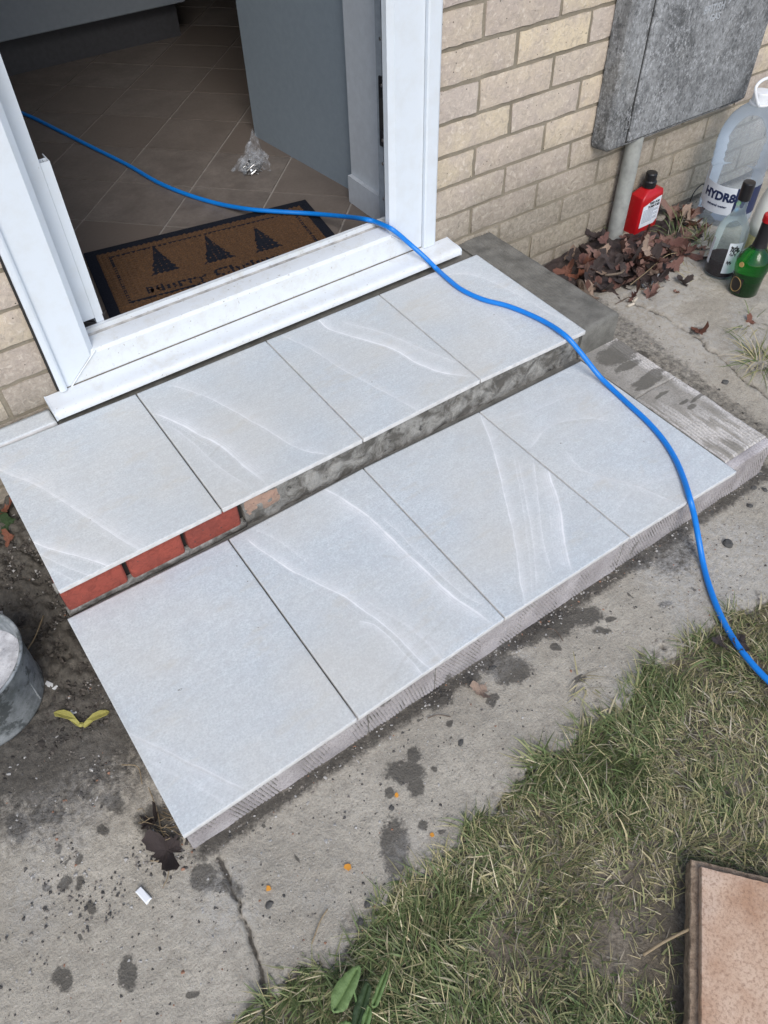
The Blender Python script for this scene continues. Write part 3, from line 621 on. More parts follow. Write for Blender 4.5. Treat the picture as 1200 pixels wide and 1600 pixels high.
VL = {0: [([(150, 1120), (212, 1150), (260, 1172), (330, 1207), (400, 1240)], .012, .45, -1), ([(230, 1190), (300, 1225), (360, 1260)], .010, .25, 1)],
      1: [([(490, 755), (542, 783), (583, 812), (625, 854), (675, 900), (717, 937), (795, 990)], .015, .95, -1), ([(590, 800), (650, 860), (720, 925), (760, 950)], .006, .45, 1), ([(379, 833), (400, 854), (442, 883), (487, 908), (533, 929), (567, 954), (592, 971), (621, 996), (660, 1035), (690, 1055)], .011, .85, 1), ([(396, 827), (437, 846), (496, 892)], .006, .5, 1), ([(560, 970), (590, 980), (640, 1030), (665, 1060)], .008, .6, -1), ([(560, 935), (640, 980), (700, 1040)], .018, .3, 1)],
      2: [([(748, 640), (757, 665), (769, 700), (783, 750), (800, 825), (812, 900), (822, 960)], .009, .65, 1), ([(855, 730), (868, 765), (876, 795), (884, 854), (895, 900)], .014, .9, -1), ([(808, 715), (820, 770), (833, 850), (838, 930)], .007, .45, 1), ([(833, 715), (840, 770), (848, 840), (865, 905)], .005, .55, -1), ([(800, 700), (815, 780), (826, 870), (832, 945)], .004, .4, 1), ([(845, 740), (858, 800), (868, 880)], .004, .4, 1)],
      3: [([(840, 590), (896, 583), (990, 620), (1040, 660)], .014, .30, 1), ([(825, 705), (858, 667), (917, 654), (960, 660)], .016, .30, 1), ([(880, 700), (917, 737), (992, 758), (1065, 790)], .010, .35, -1), ([(760, 660), (840, 640), (900, 610)], .012, .22, 1), ([(960, 800), (1000, 760), (1100, 735)], .012, .2, 1)]}
DK = {('U', 0): [([(75, 783), (100, 776)], .002, .35)], ('L', 0): [([(140, 1050), (190, 1120), (235, 1215)], .006, .35), ([(212, 1152), (300, 1195), (390, 1240)], .0025, .4)],
      ('L', 1): [([(601, 868), (625, 872), (640, 866)], .003, .6), ([(700, 965), (640, 1020), (592, 1090)], .003, .4), ([(600, 1075), (640, 1040), (665, 1010)], .006, .25)],
      ('L', 3): [([(860, 665), (930, 655), (955, 640)], .003, .35), ([(900, 735), (1000, 760), (1060, 785)], .002, .4)], ('U', 1): [([(330, 712), (345, 696)], .003, .35)]}
def tread_tile(cpx, z, veins, dark, name='tread_tile', gap=.0017, nx=120, ny=170, q=None, seed=0):
    """cpx: pixel corners back-left, back-right, front-right, front-left"""
    c = [np.array(p) for p in (q if q is not None else px_quad(cpx, z))]
    cc = sum(c) / 4
    c = [p + np.array([gap if p[0] < cc[0] else -gap, -gap if p[1] > cc[1] else gap]) for p in c]
    u = np.linspace(0, 1, nx)[:, None, None]; v = np.linspace(0, 1, ny)[None, :, None]
    G = (c[0] * (1 - u) + c[1] * u) * (1 - v) + (c[3] * (1 - u) + c[2] * u) * v; P = G.reshape(-1, 2)
    vein = np.zeros(len(P)); dk = np.zeros(len(P))
    Pw = P + np.stack([fbm(P[:, 0] * 28, P[:, 1] * 28, seed + 1, 3) - .5, fbm(P[:, 0] * 28, P[:, 1] * 28, seed + 2, 3) - .5], 1) * .0045
    bestc = np.full(len(P), -1.0); vdm = np.full(len(P), 6.0)
    for pts, wd, s_, side in veins:
        d, sg, t = poly_dist(Pw, np.array(spline(pts, 5))); u_ = d * sg * side / wd
        fade = sstep(0, .10, t) * sstep(1, .85, t) * (.45 + .85 * fbm(P[:, 0] * 30, P[:, 1] * 30, seed + 3, 3)); ct = s_ * fade * np.where(u_ > 0, np.exp(-1.0 * u_), np.exp(9 * u_))
        mk = ct > bestc; bestc[mk] = ct[mk]; vein[mk] = (s_ * fade)[mk]; vdm[mk] = u_[mk]
    for pts, wd, s_ in dark:
        d, sg, t = poly_dist(Pw, [gz(*qq, z)[:2] for qq in pts]); dk = np.maximum(dk, s_ * np.exp(-(d / wd) ** 2) * (.3 + vnoise(P[:, 0] * 150, P[:, 1] * 150, 9)))
    N = nx * ny; V = np.concatenate([np.stack([P[:, 0], P[:, 1], np.full(N, z)], 1)])
    ring = [i * ny for i in range(nx)] + [(nx - 1) * ny + j for j in range(1, ny)] + [i * ny + ny - 1 for i in range(nx - 2, -1, -1)] + [j for j in range(ny - 2, 0, -1)]
    B = V[ring].copy(); B[:, 2] = z - .0095; B[:, :2] += (cc - B[:, :2]) * .001; k = len(ring)
    F = grid_faces(nx, ny)[:, ::-1]; nf = len(F); r = np.array(ring)
    side = np.stack([r, np.arange(k) + N, (np.arange(k) + 1) % k + N, np.roll(r, -1)], 1)[:, ::-1]
    V = np.concatenate([V, B]); z0 = np.zeros(k)
    o = obj(name, V, np.concatenate([F, side]), 'tile', attrs=dict(vein=np.concatenate([vein, z0]), vd=np.concatenate([np.clip(vdm, -2, 8), z0 + 6]), dark=np.concatenate([dk, z0])), mats=['tile_edge'], fmat=[0] * nf + [1] * k)
    under(st, o); return o
UF = [(90, 925), (347, 797), (568, 687), (752, 594), (917, 517)]; UB = [None, (212, 615), (415, 532), (592, 460), (745, 397)]
LF = [(285, 1310), (560, 1124), (790, 967), (986, 840), (1153, 737)]; LB = [(103, 967), (356, 842), (567, 731), (748, 643), (908, 563)]
for i in range(4):
    qf = [gz(*UF[i + 1], ZU)[:2], gz(*UF[i], ZU)[:2]]
    bl = gz(*UB[i], ZU)[:2] if UB[i] else np.array([.0065, -.062])
    tread_tile(None, ZU, veinset(ZU, VU[i]), DK.get(('U', i), []), q=[bl, gz(*UB[i + 1], ZU)[:2] + np.array([0, 0]), qf[0], qf[1]], seed=i * 10)
    tread_tile([LB[i], LB[i + 1], LF[i + 1], LF[i]], ZL, veinset(ZL, VL[i]), DK.get(('L', i), []), seed=50 + i * 10, ny=190)
tread_tile(None, ZU, [], [], q=[np.array([.005, -.006]), np.array([.150, -.006]), np.array([.150, -.0585]), np.array([.005, -.0585])], nx=20, ny=8, seed=99)
# cores
MB().box(.012, 1.222, -.428, -.001, -.02, ZU - .014).build('upper_core', 'wet_mortar', st)
MB().box(.012, 1.222, -.884, -.4283, -.02, ZL - .014).build('lower_core', 'wet_mortar', st)
def rough_face(name, mat, x0, x1, z0, z1, y, amp, res=.004, seed=0, comb=None, bot=0.0, par=None, attrs=None, back=.02):
    """upright slab facing -y: displaced grid with a body behind it; comb=(pitch, depth, slant)"""
    nx = max(4, int((x1 - x0) / res)); nz = max(4, int((z1 - z0) / res)); X, Z = np.meshgrid(np.linspace(x0, x1, nx), np.linspace(0, 1, nz), indexing='ij')
    zb = z0 + bot * (fbm(X * 40, X * 0, seed + 3, 3) - .1); Z = zb + (z1 - zb) * Z
    Y = y + (fbm(X * 45, Z * 45, seed, 4) - .5) * amp
    if comb:
        p, d, s_ = comb; ph = (X + s_ * Z + .0035 * fbm(X * 14, Z * 14, seed + 7, 2)) / p
        Y += d * np.clip(3.2 * np.abs((ph % 1) - .5) - .75, 0, 1) * sstep(.36, .58, fbm(X * 22, Z * 12, seed + 5, 3))
    V = np.stack([X, Y, Z], -1).reshape(-1, 3); N = len(V); ny = nz
    ring = [i * ny for i in range(nx)] + [(nx - 1) * ny + j for j in range(1, ny)] + [i * ny + ny - 1 for i in range(nx - 2, -1, -1)] + [j for j in range(ny - 2, 0, -1)]
    B = V[ring].copy(); B[:, 1] = y + back; k = len(ring); r = np.array(ring)
    side = np.stack([r, np.arange(k) + N, (np.arange(k) + 1) % k + N, np.roll(r, -1)], 1)
    V = np.concatenate([V, B]); F = grid_faces(nx, nz)
    at = {}
    if mat == 'combed_slab':
        n = len(V); pl = np.clip(fbm(V[:, 0] * 18, V[:, 2] * 18, seed + 11, 3) * 1.6 - .5, 0, 1) * .7; we = np.clip(1.1 - (V[:, 2] - z0) / .016, 0, 1) * .40
        sm = sstep(.62, .82, fbm(V[:, 0] * 30, V[:, 2] * 14, seed + 13, 3)) * .55; at = dict(pale=pl, wet=np.maximum(we, sm))
    o = obj(name, V, np.concatenate([F, side]), mat, attrs=at); under(par or st, o); return o
# front riser: pieces of combed slab; joints from the photograph
yr = YLF + .014
jx = [gy(303, 1325, yr)[0] - .001, gy(576, 1133, yr)[0], gy(680, 1065, yr)[0], gy(967, 875, yr)[0], 1.352]
for i in range(4):
    rough_face('riser_slab', 'combed_slab', jx[i] + (.0015 if i else 0), jx[i + 1] - .0015, -.004 + .002 * (i % 2), ZL - .0125, yr, .0022, .0016, 100 + i * 9, comb=(.0066, .0032, (.25, .25, .55, .6)[i]), bot=.008)
MB().box(jx[0] + .002, 1.34, yr + .0015, yr + .015, -.01, ZL - .016).build('riser_joint', 'riser_mortar', st)
# left flank of the lower step
b = MB(); b.box(.006, .0118, -.885, -.46, -.01, ZL - .011); b.build('side_slab', 'combed_slab', st)
# middle riser: three red bricks at the left then rough mortar
ym = YUF + .014
bx = [gy(92, 935, ym)[0], gy(198, 890, ym)[0], gy(290, 848, ym)[0], gy(379, 808, ym)[0]]
for i in range(3):
    bm = bmesh.new(); bmesh.ops.create_cube(bm, size=1); x0, x1 = bx[i] + .004, bx[i + 1] - .004
    for v in bm.verts: v.co = (v.co.x * (x1 - x0), v.co.y * .05, v.co.z * .062)
    bmesh.ops.bevel(bm, geom=bm.edges[:], offset=.008, segments=3, affect='EDGES', profile=.6)
    me = bpy.data.meshes.new('brick'); bm.to_mesh(me); bm.free(); o = link('brick', me, 'brick_red', smooth=False); o.location = ((x0 + x1) / 2, ym + .0245, .1365); autosmooth(o, 30); under(st, o)
xb4 = gy(440, 780, ym)[0]
bm = bmesh.new(); bmesh.ops.create_cube(bm, size=1)
for v in bm.verts: v.co = (v.co.x * (xb4 - bx[3] - .006), v.co.y * .03, v.co.z * .048)
bmesh.ops.bevel(bm, geom=bm.edges[:], offset=.009, segments=2, affect='EDGES', profile=.6)
me = bpy.data.meshes.new('brick'); bm.to_mesh(me); bm.free(); o = link('brick', me, 'brick_pink'); o.location = ((bx[3] + xb4) / 2 + .004, ym + .0155, .137); o['label'] = 'pinkish brick smeared with grey mortar'; autosmooth(o, 30); under(st, o)
rough_face('mortar_riser', 'riser_mortar', bx[3] + .006, 1.222, ZL - .02, ZU - .0098, ym + .002, .010, .004, 301, back=.015)
rough_face('mortar_bed', 'riser_mortar', bx[0] + .001, bx[3] + .005, ZU - .0235, ZU - .0099, ym + .001, .006, .004, 307, back=.0132)
rough_face('mortar_bed', 'riser_mortar', bx[0] + .001, bx[3] + .005, ZL - .012, ZL + .0015, ym - .001, .006, .004, 311, back=.015)
MB().box(bx[0] + .003, bx[3] + .004, ym + .0155, ym + .021, ZL - .01, ZU - .0235).build('joint_backing', 'dark_gap', st)
# fresh mortar block right of the upper tread, combed along its length
def block(name, mat, x0, x1, y0, y1, z0, z1, comb, seed, rnd=.010, pale_edge=False, res=.0019, wetspots=()):
    nx = int((x1 - x0) / res); ny = int((y1 - y0) / res); X, Y = np.meshgrid(np.linspace(x0, x1, nx), np.linspace(y0, y1, ny), indexing='ij')
    Z = np.full_like(X, z1) + (fbm(X * 22, Y * 22, seed, 4) - .5) * .006; pale = np.zeros_like(X); wet = np.zeros_like(X)
    if comb:
        p, d, along, mask = comb; ph = ((X if along == 'y' else Y) + .004 * vnoise(X * 9, Y * 9, seed + 4)) / p
        gr = np.clip(1.5 * np.abs((ph % 1) - .5) - .2, 0, 1); mk = mask(X, Y); Z -= d * gr * mk; pale = np.maximum(pale, .95 * mk * (1 - gr) * sstep(.40, .55, fbm(X * 90, Y * 14, seed + 6, 3)))
    dE = np.minimum(x1 - X, Y - y0); Z -= rnd * np.clip(1 - dE / rnd, 0, 1) ** 2 * .8
    wb = (fbm(X * 30, Y * 30, seed + 8, 3) - .5) * .014
    if pale_edge: pale = np.maximum(pale, .95 * sstep(.026, .006, (x1 - X) + wb * 1.5) * (.45 + fbm(X * 90, Y * 90, seed + 9, 3)))
    for cx, cy, rx, ry in wetspots: wet = np.maximum(wet, 1.15 - .6 * np.hypot((X + wb * 1.2 - cx) / rx, (Y + wb - cy) / ry))
    V = np.stack([X + 0 * wb, Y, Z], -1).reshape(-1, 3); N = len(V)
    ring = [i * ny for i in range(nx)] + [(nx - 1) * ny + j for j in range(1, ny)] + [i * ny + ny - 1 for i in range(nx - 2, -1, -1)] + [j for j in range(ny - 2, 0, -1)]
    rg = V[ring]; k = len(ring); layers = [rg]; 
    for t in (.3, .65, 1.0):
        L = rg.copy(); L[:, 2] = rg[:, 2] + (z0 - rg[:, 2]) * t; nn = (fbm(rg[:, 0] * 40 + t * 9, rg[:, 1] * 40, seed + 12, 3) - .5) * .006
        right = rg[:, 0] > x1 - 1e-6; front = rg[:, 1] < y0 + 1e-6; L[right, 0] += nn[right]; L[front, 1] += nn[front]; layers.append(L)
    V = np.concatenate([V] + layers[1:]); F = [grid_faces(nx, ny)]; idx = [np.array(ring)] + [N + i * k + np.arange(k) for i in range(3)]
    for a, c in zip(idx[:-1], idx[1:]): F.append(np.stack([a, c, np.roll(c, -1), np.roll(a, -1)], 1))
    ex = np.zeros(3 * k); at = dict(pale=np.concatenate([pale.ravel(), ex + .15]), wet=np.concatenate([np.clip(wet, 0, 1).ravel(), ex])) if mat == 'edge_concrete' else None
    o = obj(name, V, np.concatenate(F), mat, smooth=True, attrs=at); autosmooth(o, 50); under(st, o); return o
block('mortar_block', 'wet_mortar', 1.2225, 1.336, -.455, -.0005, .0, ZU - .0085, (.0095, .0055, 'y', lambda X, Y: sstep(-.40, -.28, Y) * (.5 + .5 * sstep(.4, .55, fbm(X * 12, Y * 12, 5, 2)))), 401)
WS = [(1.30, -.50, .05, .03), (1.335, -.49, .03, .03), (1.29, -.545, .035, .012), (1.30, -.60, .05, .010), (1.285, -.615, .04, .009), (1.275, -.66, .02, .005), (1.30, -.70, .012, .005), (1.335, -.712, .026, .004), (1.30, -.722, .012, .005)]
block('edge_slab', 'edge_concrete', 1.2225, 1.352, -.632, -.4555, -.004, ZL - .0085, (.0080, .0034, 'y', lambda X, Y: sstep(1.295, 1.325, X)), 411, .004, True, wetspots=WS)
block('edge_slab', 'edge_concrete', 1.2225, 1.352, yr + .0205, -.635, -.004, ZL - .0085, (.0085, .0036, 'y', lambda X, Y: sstep(-.68, -.80, Y + (X - 1.30) * 1.0)), 417, .004, True, wetspots=WS)

# ==================================================================== DOORMAT
A = gz(130, 395, ZF + .012)[:2]; D = gz(472, 312, ZF + .012)[:2]
mu = (D - A) / np.linalg.norm(D - A); mv = np.array([mu[1], -mu[0]]); MW, MD = .592, .325        # mu along the width, mv toward the door
mang = math.atan2(mu[1], mu[0])
mat_ = tag(empty('doormat', (A[0], A[1], ZF)), 'brown coir doormat with black rubber border and three dark trees', 'doormat'); mat_.rotation_euler = (0, 0, mang)
def mp(px, py):
    p = gz(px, py, ZF + .013)[:2] - A; return p @ mu, -(p @ mv)
def mchild(b, name, m_, **k):
    o = obj(name, b.v, b.f, m_, **k); o.parent = mat_; return o
b = MB(); bw = .026
for x0, x1, y0, y1 in ((0, MW, -bw, 0), (0, MW, -MD, -MD + bw), (0, bw, -MD + bw, -bw), (MW - bw, MW, -MD + bw, -bw)): b.box(x0, x1, y0, y1, .0005, .0105)
mchild(b, 'rubber_border', 'rubber')
nx, ny = 260, 140; X, Y = np.meshgrid(np.linspace(bw * .85, MW - bw * .85, nx), np.linspace(-MD + bw * .85, -bw * .85, ny), indexing='ij')
row = .0022 * np.abs(np.sin(Y * 3.1416 / .0105 + .6 * np.sin(X * 60))) + .0012 * np.sin(X * 6.283 / .013) ; Z = .0118 + row + (fbm(X * 160, Y * 160, 5, 2) - .5) * .003
e = np.minimum.reduce([X - bw * .85, MW - bw * .85 - X, -bw * .85 - Y, Y + MD - bw * .85]); Z -= .006 * np.exp(-e / .006)
o = obj('coir_pile', np.stack([X, Y, Z], -1).reshape(-1, 3), grid_faces(nx, ny), 'coir', smooth=True); o.parent = mat_
rr = random.Random(4)
for (bx0, by0), (tx, ty) in ((((262), 425), (238, 388)), ((341, 408), (325, 370)), ((420, 390), (400, 357))):
    cx, y0 = mp(bx0, by0); _, y1 = mp(tx, ty); cx2 = mp((bx0 + tx) / 2, (by0 + ty) / 2)[0]; H = y1 - y0; Wd = .036
    L = []; Rr = []; n = 6
    for i in range(n):
        t0 = i / n; wi = Wd * (1 - t0) * rr.uniform(.95, 1.1); L += [(-wi, t0 * H), (-wi * .66, t0 * H + H / n * .75)]; Rr += [(wi, t0 * H + .002), (wi * .66, t0 * H + H / n * .7)]
    pts = Rr + [(0, H * 1.08)] + L[::-1]; n2 = len(pts); b = MB()
    b.add([(cx2 + x, y0 + y, .0148) for x, y in pts] + [(cx2 + x, y0 + y, .0095) for x, y in pts], [tuple(range(n2))] + [(i, n2 + i, n2 + (i + 1) % n2, (i + 1) % n2) for i in range(n2)])
    me = mchild(b, 'tree_motif', 'rubber')
b = MB(); i0, i1 = .052, MW - .052
for x0, x1, y0, y1 in ((i0, i1, -.058, -.0535), (i0, i0 + .0065, -MD + .06, -.058), (i1 - .0065, i1, -MD + .06, -.058), (i0, i1, -MD + .052, -MD + .0565)): b.box(x0, x1, y0, y1, .0095, .0143)
mchild(b, 'border_line', 'rubber')
v, f = text_mesh('Merry Christmas', .062, .0015, .0012); b = MB(); sx = .40 / (max(p[0] for p in v) - min(p[0] for p in v)); b.add([(MW / 2 + .005 + p[0] * sx, -MD + .068 + p[1] * .75, .0122 + p[2]) for p in v], f); mchild(b, 'lettering', 'rubber')

# ==================================================================== CABLE
r = .0057
def q3(px, py, z): return gz(px, py, z)
cab = [q3(-60, 140, ZF + r), q3(38, 178, ZF + r), q3(90, 203, ZF + r), q3(150, 233, ZF + r), q3(200, 258, ZF + r), q3(245, 284, ZF + r), q3(290, 303, ZF + r), q3(340, 318, ZF + r + .002), q3(390, 327, ZF + .016 + r), q3(440, 331, ZF + .017 + r), q3(490, 334, ZF + .018 + r), q3(535, 338, ZF + .040 + r), gy(568, 342, .085), gy(585, 346, .058), gy(600, 352, .022), gy(612, 358, -.003), gy(624, 367, -.013), gy(640, 381, -.022), gy(655, 394, -.042), gy(668, 406, -.062), gy(682, 420, -.078), q3(700, 436, ZU + r + .001), q3(722, 453, ZU + r), q3(755, 468, ZU + r), q3(790, 477, ZU + r), q3(822, 489, ZU + r), q3(855, 505, ZU + r + .001), q3(884, 525, ZU + r + .001), q3(908, 552, .164), q3(935, 586, .126), q3(958, 609, ZL + r), q3(985, 634, ZL + r), q3(1012, 659, ZL + r), q3(1037, 688, ZL + r), q3(1056, 719, ZL + r), q3(1069, 750, ZL + r + .001), q3(1079, 783, ZL + r - .002), q3(1086, 812, .075), q3(1092, 845, .035), q3(1099, 882, .010), q3(1108, 915, r + .002), q3(1123, 955, r + .002), q3(1142, 992, r + .004), q3(1166, 1026, .014), q3(1200, 1063, .016), q3(1250, 1105, .012), q3(1330, 1150, .010)]
o = MB().tube(spline(cab, 6), r, 14).build('power_cable', 'cable_blue', smooth=True); tag(o, 'bright blue rubber cable trailing from the hallway over the steps', 'cable')

# ==================================================================== METER BOX AND PIPE
mb = tag(empty('meter_box', (1.95, -.02, .30)), 'weathered grey meter box with stained door on the brick wall', 'meter box')
bz0, bz1, bx0, bx1, yf = .300, .90, 1.664, 2.236, -.050
bm = bmesh.new()
pr = [(bx0, 0.0), (bx0 + .004, yf + .008), (bx0 + .012, yf), (bx1 - .012, yf), (bx1 - .004, yf + .008), (bx1, 0.0)]
b = MB(); ring = []
def rr_outline(x0, x1, z0, z1, r_, n=5):
    o = []
    for cx, cz, a0 in ((x1 - r_, z0 + r_, -90), (x1 - r_, z1 - r_, 0), (x0 + r_, z1 - r_, 90), (x0 + r_, z0 + r_, 180)):
        for k in range(n): a = math.radians(a0 + 90 * k / (n - 1)); o.append((cx + r_ * math.cos(a), cz + r_ * math.sin(a)))
    return o
lay = [(rr_outline(bx0, bx1, bz0, bz1, .02), -.0008), (rr_outline(bx0 + .003, bx1 - .003, bz0 + .003, bz1 - .003, .02), yf + .008), (rr_outline(bx0 + .010, bx1 - .010, bz0 + .010, bz1 - .010, .016), yf)]
n = len(lay[0][0]); V = [(x, y, z) for ol, y in lay for x, z in ol]
Fc = [(i * n + k, i * n + (k + 1) % n, (i + 1) * n + (k + 1) % n, (i + 1) * n + k) for i in range(2) for k in range(n)] + [tuple(range(2 * n, 3 * n))]
autosmooth(b.add(V, Fc).build('box_body', 'grp', mb), 30)
dx0, dx1, dz0, dz1 = 1.742, bx1 - .014, bz0 + .016, bz1 - .02
b = MB(); lay = [(rr_outline(dx0, dx1, dz0, dz1, .006), yf + .002), (rr_outline(dx0, dx1, dz0, dz1, .006), yf - .0035), (rr_outline(dx0 + .003, dx1 - .003, dz0 + .003, dz1 - .003, .005), yf - .0055)]
V = [(x, y, z) for ol, y in lay for x, z in ol]; dr = autosmooth(b.add(V, Fc).build('box_door', 'grp', mb), 30)
b = MB()                                                       # dark shut line round the door, hinge knuckle
for q in ((dx0 - .0035, dx0 - .0002, dz0 - .003, dz1 + .003), (dx1 + .0002, dx1 + .0035, dz0 - .003, dz1 + .003)): b.box(q[0], q[1], yf - .0006, yf + .001, q[2], q[3])
b.box(dx0, dx1, yf - .0006, yf + .001, dz0 - .0032, dz0 - .0002); b.build('shut_line', 'dark_gap', mb)
b = MB(); b.bbox(dx0 - .018, dx0 - .0036, yf - .004, yf + .001, .352, .384, .0015); hg = b.build('hinge', 'grp', mb); MB().box(dx0 - .014, dx0 - .009, yf - .0045, yf - .0038, .362, .374).build('hinge_slot', 'dark_gap', hg)
def wall_text(s_, size, x, z, y, mat, par, bold=0, sx=1.0, depth=.0006, name='lettering'):
    v, f = text_mesh(s_, size, depth, bold); b = MB(); b.add([(x + p[0] * sx, y - p[2], z + p[1]) for p in v], f); return b.build(name, mat, par)
tx = gy(1112, 17, yf); wall_text('BRITISH', .024, tx[0], tx[2], yf - .0058, 'grp_text', dr, .0004, .95); wall_text('GAS', .022, tx[0] + .012, tx[2] - .021, yf - .0058, 'grp_text', dr, .0004)
fx, fz = tx[0] + .052, tx[2] + .008; b = MB(); b.tube(spline([(fx, yf - .006, fz), (fx + .012, yf - .007, fz + .02), (fx + .016, yf - .007, fz + .045), (fx + .022, yf - .006, fz + .07)], 4), [.001 + .0022 * math.sin(math.pi * i / 12) for i in range(13)], 6)
b.tube(spline([(fx - .002, yf - .006, fz + .01), (fx + .002, yf - .007, fz + .035), (fx + .012, yf - .006, fz + .066)], 4), [.0008 + .0016 * math.sin(math.pi * i / 8) for i in range(9)], 6); b.build('flame_emblem', 'grp_text', dr)
pt, pb = gy(987, 235, -.03), gy(967, 345, -.03); pcx = (pt[0] + pb[0]) / 2
o = MB().tube([(pcx, -.030, -.01), (pcx, -.030, .1), (pcx, -.030, .2), (pcx, -.028, bz0 + .02)], .0225, 20).build('service_pipe', 'pipe_grey', smooth=False); autosmooth(o, 40); tag(o, 'grey plastic pipe rising from the leaves into the meter box', 'pipe')

# ==================================================================== BOTTLES
def cyl_patch(c, rad, a0, a1, z0, z1, n=14):
    v = []; f = []
    for k in range(n + 1):
        a = a0 + (a1 - a0) * k / n
        for z in (z0, z1): v.append((c[0] + rad * math.cos(a), c[1] + rad * math.sin(a), z))
    return v, [(2 * k, 2 * k + 2, 2 * k + 3, 2 * k + 1) for k in range(n)]
def cyl_text(s_, size, c, rad, amid, z, bold=0, sx=1.0):
    v, f = text_mesh(s_, size, 0.0003, bold); return [(c[0] + (rad + p[2]) * math.cos(amid + p[0] * sx / rad), c[1] + (rad + p[2]) * math.sin(amid + p[0] * sx / rad), z + p[1]) for p in v], f
def shell(prof, th=.0016):
    inner = [(max(r_ - th, .0005), z + (th if i == 0 else 0)) for i, (r_, z) in enumerate(prof)]
    return prof + inner[::-1]
# big water bottle
C = (2.172, -.134, .004); bb = tag(empty('water_bottle', C), 'large clear plastic water bottle with white cap and carry ring', 'bottle'); R_ = .079; R0 = .073
prof = [(a * 1.083, b_ * 1.10) for a, b_ in [(.030, .0), (.060, .0), (.070, .008), (.0725, .02), (R0, .05), (R0, .115), (.0725, .120), (.070, .125), (.0728, .132), (.070, .141), (.0735, .150), (.0708, .160), (.074, .170), (.072, .180), (.075, .192), (.0745, .21), (.073, .225), (.068, .245), (.058, .268), (.044, .285), (.030, .297), (.021, .303), (.0195, .318)]]
pb_ = MB(); pb_.lathe([(.0, .004), (.030, .004)] + prof[1:], C, 40); o = pb_.build('bottle_body', 'pet', bb, True)
CT = (C[0], C[1], C[2] + .031); MB().lathe([(.021, .306), (.0235, .308), (.0235, .330), (.022, .334), (.0, .335)], CT, 24).build('cap', 'white_plastic', bb)
MB().lathe([(.0205, .300), (.027, .301), (.028, .304), (.027, .307), (.0205, .307)], CT, 24, True).build('neck_ring', 'white_plastic', bb)
hd = spline([(C[0] - .022, C[1] - .012, CT[2] + .304), (C[0] - .040, C[1] - .005, CT[2] + .335), (C[0] - .042, C[1] + .0, CT[2] + .353), (C[0] - .020, C[1] + .004, CT[2] + .362), (C[0] + .015, C[1] + .006, CT[2] + .362), (C[0] + .034, C[1] + .008, CT[2] + .352), (C[0] + .036, C[1] + .006, CT[2] + .333), (C[0] + .021, C[1] + .004, CT[2] + .304)], 5)
MB().tube(hd, .0042, 10).build('carry_handle', 'white_plastic', bb, True)
am = math.atan2(CAM[1] - C[1], CAM[0] - C[0])
v, f = cyl_patch(C, R_ + .0008, am - 1.05, am + .25, C[2] + .045, C[2] + .128); lb = MB().add(v, f).build('label', 'label_white', bb)
v, f = cyl_patch(C, R_ + .0008, am + .2502, am + 1.4, C[2] + .045, C[2] + .128); MB().add(v, f).build('label', 'print_navy', bb)
v, f = cyl_patch(C, R_ + .0008, am - 1.3, am - 1.0502, C[2] + .06, C[2] + .165); MB().add(v, f).build('label', 'label_white', bb)
v, f = cyl_text('HYDR8', .034, C, R_ + .0014, am - .37, C[2] + .086, .0016, .92); MB().add(v, f).build('lettering', 'print_navy', lb)
v, f = cyl_text('mineral water', .010, C, R_ + .0014, am - .34, C[2] + .066, .0002, 1.1); MB().add(v, f).build('lettering', 'print_navy', lb)
for dz, mm in ((.085, 'print_green'), (.065, 'print_blue')):
    ao = am + .42; b = MB(); cen = (C[0] + (R_ + .0016) * math.cos(ao), C[1] + (R_ + .0016) * math.sin(ao), C[2] + dz); t_ = (-math.sin(ao), math.cos(ao))
    b.add([(cen[0] + t_[0] * .007 * math.cos(q * .5236), cen[1] + t_[1] * .007 * math.cos(q * .5236), cen[2] + .007 * math.sin(q * .5236)) for q in range(12)], [tuple(range(12))]); b.build('emblem', mm, bb)
# black wire beside it
def loop(name, pts, r_, m_, lab, cat): o = MB().tube(spline(pts, 6), r_, 8).build(name, m_, smooth=True); return tag(o, lab, cat)
w0 = [gz(1078, 315, .02), gz(1085, 300, .06), gz(1098, 288, .075), gz(1110, 292, .075), gz(1120, 300, .07), gz(1112, 315, .05), gz(1095, 332, .02)]
loop('black_wire', w0, .0018, 'black_plastic', 'short loop of black wire in front of the water bottle', 'wire')
# clear bottle with dark remainder
C = (1.912, -.332, .006); cb_ = tag(empty('clear_bottle', C), 'clear glass bottle with black cap and a little dark drink', 'bottle'); R_ = .042
prof = [(.0, .003), (.032, .003), (.039, .0), (R_, .004), (R_, .12), (.040, .135), (.033, .152), (.022, .168), (.0145, .185), (.0135, .215), (.0135, .232)]
MB().lathe(prof, C, 36).build('bottle_body', 'clear_glass', cb_, True)
MB().lathe([(.0, .006), (.037, .006), (.0405, .009), (.0405, .050), (.0, .050)], C, 36).build('drink', 'cola', cb_)
MB().lathe([(.0148, .214), (.0160, .215), (.0160, .258), (.0150, .261), (.0, .262)], C, 24).build('cap', 'black_plastic', cb_)
am = math.atan2(CAM[1] - C[1], CAM[0] - C[0])
v, f = cyl_patch(C, R_ + .0007, am + .12, am + 1.0, C[2] + .022, C[2] + .112); lb = MB().add(v, f).build('label', 'label_white', cb_)
v, f = cyl_patch(C, R_ + .0007, am - 1.35, am - .95, C[2] + .035, C[2] + .11); MB().add(v, f).build('label', 'label_white', cb_)
